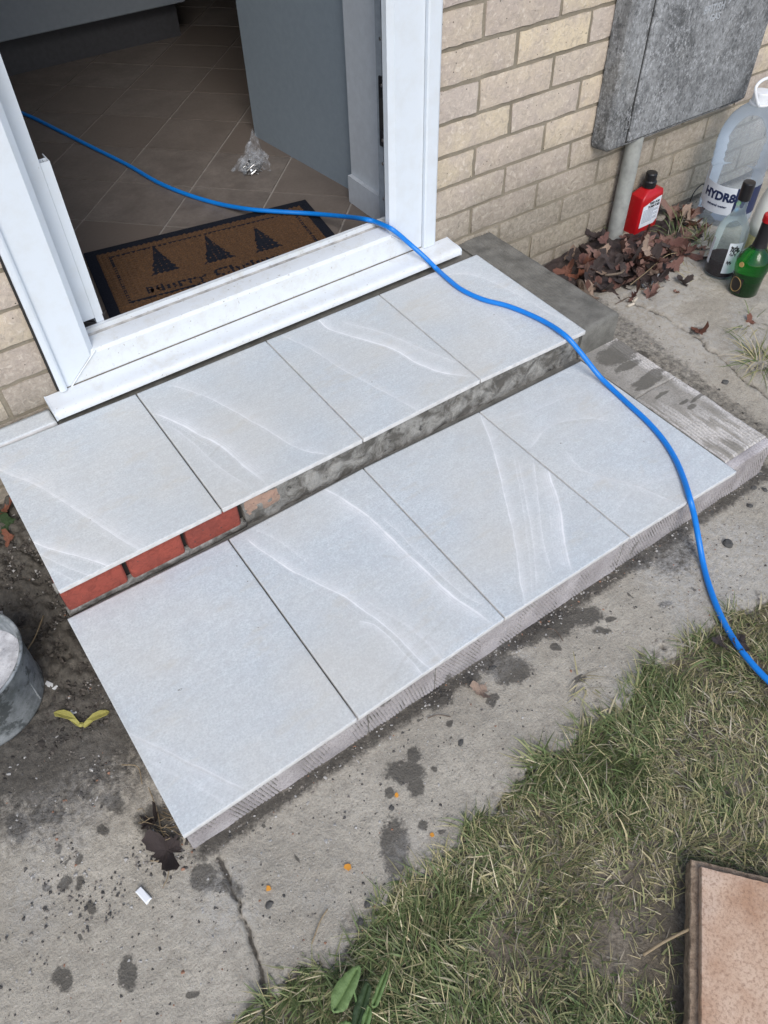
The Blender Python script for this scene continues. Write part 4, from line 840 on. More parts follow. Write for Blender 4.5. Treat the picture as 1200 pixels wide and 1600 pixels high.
for zz, ln, wd_ in ((.098, .50, .0011), (.090, .62, .0011), (.080, .45, .0006), (.055, .30, .0007)):          # looping script, not legible
    b = MB().tube([(C[0] + (R_ + .0012) * math.cos(am + .26 + ln * t_), C[1] + (R_ + .0012) * math.sin(am + .26 + ln * t_), C[2] + zz + .004 * math.sin(t_ * 31 + zz * 900) + .003 * math.sin(t_ * 13)) for t_ in np.linspace(0, 1, 40)], wd_, 5); b.build('script_print', 'print_black', lb)
# green bottle
C = (1.888, -.432, .006); gb = tag(empty('green_bottle', C), 'squat green glass liqueur bottle with black neck and red cap', 'bottle')
prof = [(.0, .004), (.026, .004), (.034, .0), (.038, .004), (.039, .05), (.0435, .078), (.044, .094), (.040, .107), (.028, .121), (.0185, .136), (.0155, .15), (.0145, .165)]
MB().lathe(prof, C, 36).build('bottle_body', 'green_glass', gb, True)
MB().lathe([(.0, .007), (.034, .007), (.036, .03), (.0365, .045), (.0, .045)], C, 30).build('drink', 'cola', gb)
MB().lathe([(.0195, .137), (.0172, .148), (.0158, .165), (.0155, .202), (.0, .203)], C, 24).build('neck_sleeve', 'black_plastic', gb)
MB().lathe([(.0155, .2032), (.0172, .204), (.0172, .219), (.0160, .222), (.0, .2225)], C, 24).build('cap', 'red_plastic', gb)
am = math.atan2(CAM[1] - C[1], CAM[0] - C[0]); v, f = cyl_patch(C, .0398, am - 1.15, am - .15, C[2] + .012, C[2] + .056); lb = MB().add(v, f).build('label', 'label_dark', gb)
for q in range(16):
    pass
ol = [(.42 * math.cos(t_), .020 * math.sin(t_)) for t_ in np.linspace(0, 6.283, 25)]
b = MB().tube([(C[0] + .0402 * math.cos(am - .65 + a), C[1] + .0402 * math.sin(am - .65 + a), C[2] + .034 + z) for a, z in ol], .0008, 6); b.build('gold_rim', 'gold_print', lb)
am2 = am - .62; cen = Vector((C[0] + .0437 * math.cos(am2), C[1] + .0437 * math.sin(am2), C[2] + .094)); nn = Vector((math.cos(am2), math.sin(am2), .25)).normalized(); u_ = nn.orthogonal().normalized(); w_ = nn.cross(u_)
b = MB(); n = 16; b.add([cen + nn * .0016 + (u_ * math.cos(2 * math.pi * q / n) + w_ * math.sin(2 * math.pi * q / n)) * .0065 for q in range(n)] + [cen - nn * .002 + (u_ * math.cos(2 * math.pi * q / n) + w_ * math.sin(2 * math.pi * q / n)) * .0075 for q in range(n)], [tuple(range(n))] + [(q, n + q, n + (q + 1) % n, (q + 1) % n) for q in range(n)]); b.build('seal_medallion', 'gold_print', gb)
# white and amber bottle at the edge
C = (1.998, -.372, .006); wb_ = tag(empty('white_bottle', C), 'cream white bottle with gold foot behind the green bottle', 'bottle')
MB().lathe([(.0, .002), (.040, .002), (.043, .006), (.043, .022), (.0, .0221)], C, 30).build('gold_foot', 'gold_foil', wb_)
MB().lathe([(.0, .0222), (.042, .0222), (.043, .03), (.043, .112), (.0, .1121)], C, 30).build('lower_body', 'bottle_amber', wb_)
MB().lathe([(.0, .1122), (.043, .1122), (.043, .14), (.038, .20), (.030, .235), (.027, .25), (.024, .262), (.0, .264)], C, 30).build('bottle_body', 'bottle_white', wb_, True)
# red plant-food bottle
C = (1.914, -.0295, .0); rb = tag(empty('red_bottle', C), 'red plastic bottle with black cap standing behind the pipe', 'bottle')
hx, hy = .044, .026
def rrect(hx_, hy_, r_, n=4):
    o = []
    for cx, cy, a0 in ((hx_ - r_, hy_ - r_, 0), (-hx_ + r_, hy_ - r_, 90), (-hx_ + r_, -hy_ + r_, 180), (hx_ - r_, -hy_ + r_, 270)):
        for k in range(n): a = math.radians(a0 + 90 * k / (n - 1)); o.append((cx + r_ * math.cos(a), cy + r_ * math.sin(a)))
    return o
lay = [(rrect(hx, hy, .006), .001), (rrect(hx, hy, .006), .108), (rrect(hx * .96, hy * .96, .007), .118), (rrect(hx * .62, hy * .75, .009), .130), (rrect(.017, .017, .0165), .136), (rrect(.016, .016, .0155), .142)]
n = 16; V = [(C[0] + x, C[1] + y, C[2] + z + (.010 * (x + hx) / (2 * hx) if .1 < z < .12 else 0)) for ol, z in lay for x, y in ol]
Fc = [(i * n + k, i * n + (k + 1) % n, (i + 1) * n + (k + 1) % n, (i + 1) * n + k) for i in range(len(lay) - 1) for k in range(n)] + [tuple(range(n - 1, -1, -1)), tuple((len(lay) - 1) * n + k for k in range(n))]
autosmooth(MB().add(V, Fc).build('bottle_body', 'red_plastic', rb), 35)
MB().lathe([(.0185, .1375), (.0195, .139), (.0195, .155), (.0165, .158), (.0165, .176), (.0150, .179), (.0, .1795)], C, 24).build('cap', 'black_plastic', rb)
yl = C[1] - hy - .0006; lp = [(-.036, .028), (-.036, .094), (.018, .109), (.037, .112), (.038, .040), (.026, .028)]
b = MB(); b.add([(C[0] + x, yl, C[2] + z) for x, z in lp], [tuple(range(len(lp) - 1, -1, -1))]); lb = b.build('label', 'label_white', rb)
wall_text('FEED FOR', .0105, C[0] + .010, .094, yl - .0006, 'print_black', lb, .0003, .9, .0002); wall_text('TOMATOES', .0105, C[0] + .009, .084, yl - .0006, 'print_black', lb, .0003, .9, .0002)
b = MB()
for i, z in enumerate(np.arange(.042, .080, .0042)): b.box(C[0] - .031, C[0] + (.031 if i % 3 else .012), yl - .0008, yl - .0003, z, z + .0016)
b.build('small_print', 'print_grey', lb)

# ==================================================================== BUCKET
C = (-.184, -.457, .004); bk = tag(empty('metal_bucket', C), 'battered galvanised bucket crusted with dried cement beside the steps', 'bucket')
RB, RT, HB = .100, .104, .126
MB().lathe([(.0, .0), (RB, .0), (RB + .0015, .006), (RB, .012), (RT, HB - .006), (RT + .004, HB - .003), (RT + .004, HB + .001), (RT - .001, HB + .001), (RT - .0035, HB - .006), (RB - .003, .012), (.0, .010)], C, 64).build('bucket_wall', 'galv', bk, True)
b = MB(); nr, na = 14, 64; V = [(0, 0, .07)]
for i in range(1, nr + 1):
    for k in range(na):
        a = 2 * math.pi * k / na; rr_ = (RT - .005) * i / nr; z = .062 + .012 * float(fbm(np.array([math.cos(a) * rr_ * 30]), np.array([math.sin(a) * rr_ * 30]), 5, 3)[0]) + .010 * (i / nr) ** 3
        V.append((rr_ * math.cos(a), rr_ * math.sin(a), z))
Fc = [(0, 1 + k, 1 + (k + 1) % na) for k in range(na)] + [(1 + (i - 1) * na + k, 1 + i * na + k, 1 + i * na + (k + 1) % na, 1 + (i - 1) * na + (k + 1) % na) for i in range(1, nr) for k in range(na)]
b.add([(C[0] + x, C[1] + y, C[2] + z) for x, y, z in V], Fc); b.build('dried_slurry', 'slurry', bk, True)
ao = -.62; b = MB(); b.tube([(C[0] + (RB + .0006) * math.cos(ao + .03 * t_), C[1] + (RB + .0006) * math.sin(ao + .03 * t_), C[2] + .008 + t_ * .112) for t_ in np.linspace(0, 1, 8)], .0015, 6); b.build('side_seam', 'galv', bk)

# ==================================================================== TERRACOTTA SLAB ON THE LAWN
TZ0, TZ1 = .004, .036
t1 = [gz(*q, TZ1)[:2] for q in ((1096, 1347), (1095, 1610), (1230, 1368))]
c0 = t1[0]; e1 = (t1[1] - c0); e1 /= np.linalg.norm(e1); e2 = (t1[2] - c0); e2 -= e1 * (e2 @ e1); e2 /= np.linalg.norm(e2)
ts = tag(empty('terracotta_slab', (*(c0 + e1 * .15 + e2 * .15), 0)), 'mottled terracotta slab with a rough stepped edge on the grass', 'slab')
def slab(off, ln, z0, z1, name, mat, seed, amp):
    nx = 60; pts = []
    cor = [c0 - e1 * off - e2 * off, c0 + e1 * ln - e2 * off, c0 + e1 * ln + e2 * ln, c0 - e1 * off + e2 * ln]
    cor[0:1] = [c0 - e1 * (off - .006) - e2 * off, ]; ring = []
    for i in range(4):
        for k in range(nx): ring.append(cor[i] + (cor[(i + 1) % 4] - cor[i]) * k / nx)
    ring = np.array(ring); n = len(ring); cen = ring.mean(0); nn = (fbm(ring[:, 0] * 90, ring[:, 1] * 90, seed, 3) - .5)[:, None] * amp
    ring = ring + (ring - cen) / np.linalg.norm(ring - cen, axis=1)[:, None] * nn
    V = [(x, y, z0) for x, y in ring] + [(x, y, z1 - .002) for x, y in ring] + [(*(np.array([x, y]) + (cen - np.array([x, y])) * .008), z1) for x, y in ring]
    Fc = [(i * n + k, i * n + (k + 1) % n, (i + 1) * n + (k + 1) % n, (i + 1) * n + k) for i in range(2) for k in range(n)] + [tuple(range(2 * n, 3 * n))]
    o = MB().add(V, Fc).build(name, mat, ts); autosmooth(o, 30); return o
slab(.012, .30, TZ0 - .006, TZ1 - .012, 'stepped_edge', 'terracotta_edge', 3, .004); slab(.0, .30, TZ1 - .0119, TZ1, 'slab_face', 'terracotta', 7, .0016)

# ==================================================================== BAG OF SCREWS
p = gz(393, 268, ZF)[:2]; pg = tag(empty('plastic_bag', (p[0], p[1], ZF)), 'clear plastic bag slumped against the grey partition indoors', 'bag')
def film(ax, ay, hw, hgt, lx, ly, seed, name):
    nu, nv = 26, 30; U, V_ = np.meshgrid(np.linspace(-1, 1, nu), np.linspace(0, 1, nv), indexing='ij'); W_ = hw * (1 - .5 * V_ ** 1.2) * (1 + .35 * (fbm(V_ * 3, U * 0 + seed, seed, 2) - .5))
    fold = (fbm(U * 2.2 + 5, V_ * 2.0, seed + 1, 4) - .5) * .055 + (fbm(U * 6 + 5, V_ * 4, seed + 2, 3) - .5) * .02; along = U * W_
    top = hgt * (1 - .45 * np.abs(U + .25) ** 1.5 + .3 * (vnoise(U * 3 + seed, U * 0, seed) - .5)); Z_ = .002 + V_ * top; X_ = p[0] + ax * along + lx * V_ - ay * fold; Y_ = p[1] + ay * along + ly * V_ + ax * fold
    MB().add(np.stack([X_, Y_, ZF + Z_], -1).reshape(-1, 3), grid_faces(nu, nv).tolist()).build(name, 'bag', pg, True)
film(.85, -.5, .036, .080, .050, .050, 3, 'bag_film'); film(.75, -.65, .055, .070, .040, .020, 9, 'bag_film'); film(.95, .3, .048, .042, .02, -.012, 15, 'bag_film')
b = MB(); rr = random.Random(3)
for i in range(60):
    a = rr.uniform(0, 6.28); q = rr.uniform(0, .026); z = ZF + .006 + rr.uniform(0, .018) * (1 - q / .03); d = Vector((rr.uniform(-1, 1), rr.uniform(-1, 1), rr.uniform(-.4, .4))).normalized() * .010; c = Vector((p[0] + q * math.cos(a), p[1] + q * math.sin(a), z)); b.tube([c - d, c - d * .6, c + d], [.0034, .0017, .001], 6)
stuff(b.build('screws', 'screw_metal'), 'heap of small bright screws inside the clear bag', 'screws')

# ==================================================================== LEAVES
def leaf_mesh(seed, size=.034, curl=.35, kind='maple'):
    r = random.Random(seed); n = 40; out_ = []
    for k in range(n):
        a = 2 * math.pi * k / n
        if kind == 'maple':
            lob = max(0, math.cos(2.5 * (a - math.pi / 2))) ** .8; q = .50 + .50 * lob + .07 * math.sin(17 * a + seed) + r.uniform(-.04, .04)
            if abs(((a + math.pi / 2 + math.pi) % (2 * math.pi)) - math.pi) < .28: q *= .55
        else: q = .45 + .5 * abs(math.sin(a)) ** 1.5 + r.uniform(-.02, .02)
        out_.append((q * math.cos(a), q * math.sin(a)))
    V = [(0, 0)]
    for s_ in (.34, .68, 1.0): V += [(x * s_, y * s_) for x, y in out_]
    c1, c2, ph = r.uniform(.4, 1) * curl, r.uniform(-.8, .8) * curl, r.uniform(0, 6.28); ca, sa = math.cos(ph), math.sin(ph); W = []
    for x, y in V:
        u, v = x * ca + y * sa, -x * sa + y * ca; z = c1 * u * u * 1.2 + c2 * v * abs(v) + .10 * curl * math.sin(7 * x + seed) * math.cos(6 * y + seed * 2) + r.uniform(-.03, .03) * curl - .06 * abs(math.sin(2.5 * math.atan2(y, x)))
        W.append((x * size, y * size, z * size))
    F_ = [(0, 1 + k, 1 + (k + 1) % n) for k in range(n)]
    for i in range(2): F_ += [(1 + i * n + k, 1 + (i + 1) * n + k, 1 + (i + 1) * n + (k + 1) % n, 1 + i * n + (k + 1) % n) for k in range(n)]
    # stalk
    m_ = len(W); W += [(-.0007, -.2 * size, .0003), (.0007, -.2 * size, .0003), (.001, -1.3 * size, size * .15), (-.001, -1.3 * size, size * .15)]; F_.append((m_, m_ + 1, m_ + 2, m_ + 3))
    me = bpy.data.meshes.new('dead_leaf'); me.from_pydata(W, [], F_); me.update(); me.polygons.foreach_set('use_smooth', np.ones(len(me.polygons), bool)); return me
LM = [leaf_mesh(i, 1.0, (.5, .9, 1.3, .75, 1.1, .6, 1.5, .8)[i % 8]) for i in range(12)]
LMD = {}
def leaf(x, y, z, size, mat, label, group=None, k=0, rot=None, name='dead_leaf', cat='leaf'):
    key = (k % 12, mat)
    if key not in LMD: me = LM[k % 12].copy(); me.materials.clear(); me.materials.append(M[mat]); LMD[key] = me
    o = bpy.data.objects.new(name, LMD[key]); COL.objects.link(o); o.location = (x, y, z); o.scale = (size,) * 3; o.rotation_euler = rot or (0, 0, k); return tag(o, label, cat, group)
def pile_h(x, y):
    c = np.array([1.735, -.115]); d = np.array([x, y]) - c; u = (d[0] * .9 + d[1] * -.43) / .175; v = (d[0] * .43 + d[1] * .9) / .135; h = .055 * math.exp(-(u * u + v * v) * 1.0); h2 = .036 * math.exp(-(((x - 1.94) / .16) ** 2 + ((y + .085) / .075) ** 2)); return max(h, h2)
# dark rotten litter underneath
xs = np.arange(1.50, 2.14, .006); ys = np.arange(-.34, -.001, .006); X, Y = np.meshgrid(xs, ys, indexing='ij'); x, y = X.ravel(), Y.ravel()
h = np.array([pile_h(a, b2) for a, b2 in zip(x, y)]); z = h * .8 + (fbm(x * 70, y * 70, 3, 3) - .5) * .018 * sstep(.004, .03, h) - .010
o = obj('leaf_litter', np.stack([x, y, z], 1), grid_faces(len(xs), len(ys)), 'leaf_wet', smooth=True); stuff(o, 'dark rotted litter under the dead leaves by the wall', 'litter')
rr = random.Random(21); nleaf = 0; tries = 0
while nleaf < 100 and tries < 6000:
    tries += 1; px, py = rr.uniform(885, 1110), rr.uniform(318, 475); g = gz(px, py, .02); x, y = g[0], g[1]; hgt = pile_h(x, y)
    if hgt < .006 or y > -.012 or x < 1.375 or (abs(x - pcx) < .03 and y > -.055): continue
    if math.hypot(x - 1.914, y + .03) < .055 or math.hypot(x - 2.168, y + .132) < .085: continue
    sz = rr.uniform(.022, .042); s = rr.uniform(.7, 1.0)
    mt = rr.choices(['leaf', 'leaf_pale', 'leaf_wet', 'leaf_red'], [6, 1.0, 3.5, .8])[0]; tone = dict(leaf='brown', leaf_pale='pale tan', leaf_wet='blackish', leaf_red='reddish')[mt]
    leaf(x, y, hgt * .82 + rr.uniform(.0, .012), sz, mt, 'crumpled %s dead leaf heaped in the pile beside the pipe' % tone, tone + ' leaves heaped by the wall', rr.randrange(12), (rr.uniform(-.9, .9), rr.uniform(-.9, .9), rr.uniform(0, 6.28))); nleaf += 1
g = gz(1012, 395, .06); leaf(g[0], g[1], .062, .038, 'leaf_pale', 'pale upright maple leaf on top of the leaf pile', k=3, rot=(.75, -.1, .5))
def flat_leaf(px, py, size, mat, label, k, tilt=.25, z=.006): g = gz(px, py, z); return leaf(g[0], g[1], z + size * .12, size, mat, label, None, k, (tilt, -tilt * .6, k * 1.7))
flat_leaf(1057, 457, .018, 'leaf_red', 'small reddish leaf alone on the paving by the leaf pile', 5, .2)
flat_leaf(1092, 520, .027, 'leaf_red', 'curled russet leaf lying across the slab joint', 2, .6, .012)
flat_leaf(1172, 505, .022, 'leaf_red', 'red brown leaf beneath grass stems below the green bottle', 7, .3)
flat_leaf(1010, 450, .022, 'leaf_wet', 'dark curled leaf at the front of the leaf pile', 6, .5, .012)
flat_leaf(752, 1080, .022, 'leaf_pale', 'torn pinkish brown leaf stuck to the path by the riser', 4, .12, .002)
flat_leaf(238, 1285, .030, 'leaf_wet', 'shrivelled black leaf under the pale roots by the step', 6, .5, .004)
flat_leaf(262, 1330, .040, 'leaf_wet', 'large blackened wet leaf by the front corner of the step', 4, .08, .004)
flat_leaf(1125, 1003, .022, 'leaf_wet', 'grey curled leaf under the blue cable at the lawn edge', 8, .3, .006)
flat_leaf(1155, 1005, .024, 'leaf_wet', 'flat grey leaf beside the blue cable on the grass', 9, .2, .012)
flat_leaf(8, 800, .030, 'leaf_red', 'dark red leaf in the soil beside the upper tread', 10, .3, .012); flat_leaf(14, 842, .020, 'leaf_red', 'narrow rusty leaf scrap in the soil beside the upper tread', 11, .4, .010)
flat_leaf(12, 818, .028, 'leaf_dkgreen', 'dark green leaf in the soil beside the upper tread', 0, .2, .010)
# samara (winged seed pair)
b = MB()
for pts in ([(128, 1133), (120, 1124), (112, 1114), (100, 1109), (90, 1109), (83, 1112), (85, 1118), (96, 1121), (108, 1125), (118, 1133), (124, 1135)], [(128, 1133), (136, 1126), (146, 1116), (156, 1110), (165, 1108), (170, 1110), (167, 1116), (156, 1122), (146, 1127), (137, 1134), (131, 1136)]):
    n = len(pts); Q = [gz(*q, .008) for q in pts]
    b.add([(q[0], q[1], .0085 + .003 * math.sin(i)) for i, q in enumerate(Q)] + [(q[0], q[1], .0060 + .003 * math.sin(i)) for i, q in enumerate(Q)], [tuple(range(n)), tuple(range(2 * n - 1, n - 1, -1))] + [(k, n + k, n + (k + 1) % n, (k + 1) % n) for k in range(n)])
q = gz(127, 1133, .008); b.lathe([(0, -.0025), (.004, -.001), (.0045, .001), (0, .0035)], (q[0], q[1], .009), 10)
tag(b.build('maple_seed', 'samara'), 'yellow green winged maple seed on the dark soil', 'seed')
# small litter ------------------------------------------------------------------
def chip(px, py, L, W_, H, ang, mat, name, label, cat, z=.003, group=None, round_=False):
    g = gz(px, py, z); b = MB()
    if round_: b.tube([(-L / 2, 0, H / 2), (-L * .1, 0, H / 2), (L / 2, 0, H / 2 + .0005)], W_ / 2, 12)
    else: b.bbox(-L / 2, L / 2, -W_ / 2, W_ / 2, 0, H, min(W_, H) * .22)
    o = b.build(name, mat); rnd = random.Random(int(px * 7 + py))
    for v in o.data.vertices: v.co += Vector((rnd.uniform(-1, 1) * L * .05, rnd.uniform(-1, 1) * W_ * .08, 0))
    o.location = (g[0], g[1], z - .001); o.rotation_euler = (0, .04, ang); return tag(o, label, cat, group)
def ang_px(p, q): a, b2 = gz(*p), gz(*q); return math.atan2(b2[1] - a[1], b2[0] - a[0])
chip(225, 1399, .026, .010, .005, ang_px((215, 1388), (235, 1410)), 'white_plastic', 'plastic_spacer', 'white oblong plastic bit on the path near the blackened leaf', 'litter')
chip(80, 1071, .024, .008, .003, ang_px((70, 1065), (95, 1077)), 'chip_white', 'tile_chip', 'thin white chip lying on the dark soil by the bucket', 'chip')
chip(112, 1113, .016, .011, .002, ang_px((100, 1118), (122, 1110)), 'chip_white', 'tile_chip', 'white scrap under the winged maple seed', 'chip', .001)
for px, py, a in ((992, 470, .25), (985, 478, -.05)): chip(px, py, .021, .0075, .0075, a, 'butt_paper', 'cigarette_butt', 'stubbed pale cigarette butt in front of the leaf pile', 'cigarette butt', .004, 'cigarette butts', True)
g0 = [gz(*q, .012) for q in ((1003, 443), (1007, 450), (1016, 446), (1022, 436), (1030, 428))]; tag(MB().tube(spline(g0, 5), .0028, 7).build('plastic_shred', 'white_plastic', smooth=True), 'twisted white plastic shred at the front of the leaf pile', 'litter')
def stone(px, py, sz, mat, label, seed, group=None, fl=.6):
    g = gz(px, py, .003); bm = bmesh.new(); bmesh.ops.create_icosphere(bm, subdivisions=2, radius=1); r = random.Random(seed)
    ax = Vector((r.uniform(.8, 1.3), r.uniform(.6, .9), fl))
    for v in bm.verts: v.co = Vector((v.co.x * ax.x, v.co.y * ax.y, v.co.z * ax.z)) * sz * (1 + .35 * (r.random() - .5))
    me = bpy.data.meshes.new('stone'); bm.to_mesh(me); bm.free(); o = link('stone', me, mat); o.location = (g[0], g[1], sz * fl * .45); o.rotation_euler = (0, 0, r.uniform(0, 6)); return tag(o, label, 'stone', group)
stone(1137, 850, .0125, 'stone_dark', 'angular dark stone by itself on the path right of the cable', 1)
stone(1112, 649, .007, 'stone_dark', 'round dark pebble on the combed edge slab', 2); bpy.data.objects['stone.001'].location.z = ZL - .006
for k, (px, py) in enumerate(((1178, 762), (1195, 765), (1186, 740), (1172, 790))): stone(px, py, .007, 'stone_dark', 'small dark pebble on the path beside the edge slab', 10 + k, 'pebbles beside the edge slab')
for k, (px, py) in enumerate(((720, 1160), (612, 1262), (770, 1043), (420, 1403 + 10), (575, 1412), (563, 1440))): stone(px, py, .0055, 'stone_dark', 'small dark pebble on the path in front of the steps', 20 + k, 'pebbles in front of the steps')
for px, py, s_ in ((543, 1355, .0055), (420, 1388, .0048), (620, 1243, .0042), (675, 1305, .0042)):
    g = gz(px, py, .002); b = MB(); r = random.Random(px); n = 7; pts = [(s_ * r.uniform(.6, 1.1) * math.cos(6.283 * k / n), s_ * r.uniform(.6, 1.1) * math.sin(6.283 * k / n)) for k in range(n)]
    b.add([(g[0] + x, g[1] + y, .0046) for x, y in pts] + [(g[0] + x, g[1] + y, .0005) for x, y in pts], [tuple(range(n))] + [(k, n + k, n + (k + 1) % n, (k + 1) % n) for k in range(n)]); tag(b.build('petal_scrap', 'petal_orange'), 'tiny orange scrap on the concrete path', 'scrap', 'orange scraps on the path')
def grit():
    V = []; Fc = []; Cc = []; r = np.random.default_rng(5)
    tet = np.array([(1, 0, -.5), (-.5, .87, -.5), (-.5, -.87, -.5), (.2, .1, .8), (-.7, .2, .3), (.5, -.6, .3)])
    fac = [(0, 1, 3), (1, 4, 3), (4, 2, 3), (2, 5, 3), (5, 0, 3), (0, 5, 2), (1, 2, 4)]
    def put(x, y, s, c, z0=0):
        a = r.uniform(0, 6.28); ca, sa = math.cos(a), math.sin(a); P = tet * s * r.uniform(.6, 1.2, (6, 3)); k = len(V)
        for q in P: V.append((x + q[0] * ca - q[1] * sa, y + q[0] * sa + q[1] * ca, z0 + q[2] * .7 + s * .2)); Cc.append(c)
        Fc.extend([(i + k, j + k, l + k) for i, j, l in fac])
    def cc(): 
        t = r.random(); g = r.uniform(.85, 1.15)
        return tuple(np.array((.36, .35, .33) if t < .22 else (.07, .065, .06) if t < .66 else (.20, .18, .155) if t < .95 else (.26, .14, .09)) * g)
    for i in range(1500):
        x, y = r.uniform(-.42, 1.6), r.uniform(-1.14, -.90); 
        if y > grass_edge(x): put(x, y, abs(r.normal(.0011, .0008)) + .0007, cc(), float(ground_z(np.array([x]), np.array([y]))[0]))
    for i in range(3600):
        x = -abs(r.normal(0, .13)) + .005; y = r.uniform(-.92, -.05)
        if float(fbm(np.array([x * 16]), np.array([y * 16]), 77, 2)[0]) + .12 * r.random() < .55: continue
        if math.hypot(x + .184, y + .457) > .114: put(x, y, abs(r.normal(.0016, .0012)) + .0008, cc(), .001)
    for i in range(1500):
        x = -abs(r.normal(0, .10)) + .005; y = r.uniform(-.62, -.02)
        if math.hypot(x + .184, y + .457) > .116: put(x, y, abs(r.normal(.0028, .0016)) + .001, tuple(np.array((.05, .043, .036)) * r.uniform(.5, 1.9)), .002)
    for i in range(700):
        x = r.uniform(-.02, 1.36); y = YLF + .012 - abs(r.normal(0, .014)); put(x, y, abs(r.normal(.0014, .001)) + .0008, cc(), 0)
    for i in range(500):
        x, y = r.uniform(1.37, 2.1), r.uniform(-.95, -.02); put(x, y, abs(r.normal(.0012, .0009)) + .0007, cc(), .001)
    stuff(obj('grit', V, Fc, 'grit', cols=np.array(Cc)), 'fine stone grit scattered over the concrete path', 'grit')
grit()
# roots and twigs
b = MB(); rr = random.Random(8)
for i in range(26):
    px, py = 245 + rr.gauss(0, 16), 1285 + rr.gauss(0, 12); a = rr.uniform(-.5, .6); L = rr.uniform(16, 40); pts = [gz(px + L * t_ * math.cos(a) + rr.uniform(-4, 4), py + L * t_ * math.sin(a) + rr.uniform(-4, 4), .006 + .014 * math.sin(3 * t_)) for t_ in (-.5, -.2, .1, .5)]; b.tube(spline(pts, 3), .0006, 4)
for pts in ([(232, 1230), (246, 1268), (253, 1300), (270, 1318)], [(235, 1345), (262, 1348), (262, 1370), (255, 1385)], [(190, 1195), (215, 1198), (222, 1225)]): b.tube(spline([gz(*q, .008) for q in pts], 4), .0008, 5)
stuff(b.build('fine_roots', 'root'), 'tangle of fine pale roots by the front corner of the step', 'roots')
def twig(pts, r_, label, z=.006, mat='twig', grp=None): return tag(MB().tube(spline([gz(*q, z) for q in pts], 5), r_, 6).build('twig', mat, smooth=True), label, 'twig', grp)
twig([(43, 1015), (55, 995), (68, 962)], .0012, 'thin straw leaning on the soil behind the bucket', .01, 'root')
twig([(945, 430), (968, 427), (975, 422)], .0035, 'short thick twig across the leaf pile', .05); twig([(962, 475), (975, 468), (990, 460)], .0012, 'thin dark twig end in front of the leaf pile')
twig([(985, 445), (1010, 425), (1040, 400), (1058, 395)], .0012, 'long pale stem lying over the leaf pile', .035, 'root')
twig([(855, 1012 - 30), (868, 985), (880, 1002)], .0009, 'fine twig on the path beside the wet mortar splats'); twig([(668, 1122), (685, 1117), (704, 1120)], .0009, 'fine dark twig on the path below the torn leaf')
twig([(1075, 600), (1120, 640), (1140, 655)], .0010, 'thin bent stem on the paving under the grass tuft')
twig([(487, 1475), (500, 1440), (512, 1420)], .0011, 'straight pale straw on the path at the lawn edge', .006, 'root')
twig([(1005, 1492), (1040, 1470), (1080, 1450)], .0022, 'broad pale straw blade beside the terracotta slab', .02, 'root')
g = gz(905, 425, .01)
tag(MB().tube(spline([gz(906, 440, .02), gz(915, 462, .016), gz(928, 474, .014), gz(938, 478, .014)], 5), [.009 + .004 * math.sin(3.14 * i / 15) for i in range(16)], 9).build('bark_lump', 'twig', smooth=True), 'curved lump of bark between mortar block and leaves', 'bark')

# ==================================================================== GRASS
def blades(name, roots, lens, wid, az, lean, cols, bend, mat='grass', zf=None):
    """vectorised grass: 4 spine points, tapered strip"""
    n = len(roots); t = np.array([0, .35, .7, 1.0]); d = np.stack([np.cos(az), np.sin(az)], 1); nrm = np.stack([-np.sin(az), np.cos(az)], 1)
    V = np.zeros((n, 7, 3)); x = np.zeros((n, 4)); z = np.zeros((n, 4)); ang = lean.copy()
    for k in range(1, 4):
        s = lens * (t[k] - t[k - 1]); x[:, k] = x[:, k - 1] + s * np.sin(ang); z[:, k] = z[:, k - 1] + s * np.cos(ang); ang = ang + bend
    side = RNG.normal(0, .12, (n, 1)) * lens[:, None] * t[None] ** 2
    for k in range(4):
        c = roots[:, :2] + d * x[:, k:k + 1] + nrm * side[:, k:k + 1]; zz = roots[:, 2] + np.maximum(z[:, k], .0015 + .001 * k) ; hw = wid * (1 - .75 * t[k] ** 1.5) * .5
        if k < 3: V[:, 2 * k, :2] = c + nrm * hw[:, None]; V[:, 2 * k + 1, :2] = c - nrm * hw[:, None]; V[:, 2 * k, 2] = zz; V[:, 2 * k + 1, 2] = zz + wid * .3
        else: V[:, 6, :2] = c; V[:, 6, 2] = zz
    base = (np.arange(n) * 7)[:, None]; F1 = (base[:, :, None] + np.array([[[0, 1, 3, 2], [2, 3, 5, 4], [4, 5, 6, 6]]])).reshape(-1, 4)
    tri = base + np.array([[4, 5, 6]]); quads = (base[:, :, None] + np.array([[[0, 1, 3, 2], [2, 3, 5, 4]]])).reshape(-1, 4)
    me = bpy.data.meshes.new(name); nv = n * 7; nq, ntq = len(quads), len(tri)
    me.vertices.add(nv); me.vertices.foreach_set('co', V.reshape(-1).astype(np.float32)); me.loops.add(nq * 4 + ntq * 3)
    me.loops.foreach_set('vertex_index', np.concatenate([quads.ravel(), tri.ravel()]).astype(np.int32)); me.polygons.add(nq + ntq)
    me.polygons.foreach_set('loop_start', np.concatenate([np.arange(nq) * 4, nq * 4 + np.arange(ntq) * 3]).astype(np.int32)); me.update(calc_edges=True)
    return link(name, me, mat, cols=np.repeat(cols, 7, axis=0), smooth=True)
PAL = np.array([(.44, .38, .22), (.34, .31, .155), (.23, .24, .11), (.12, .165, .06), (.36, .32, .25), (.54, .48, .32)])
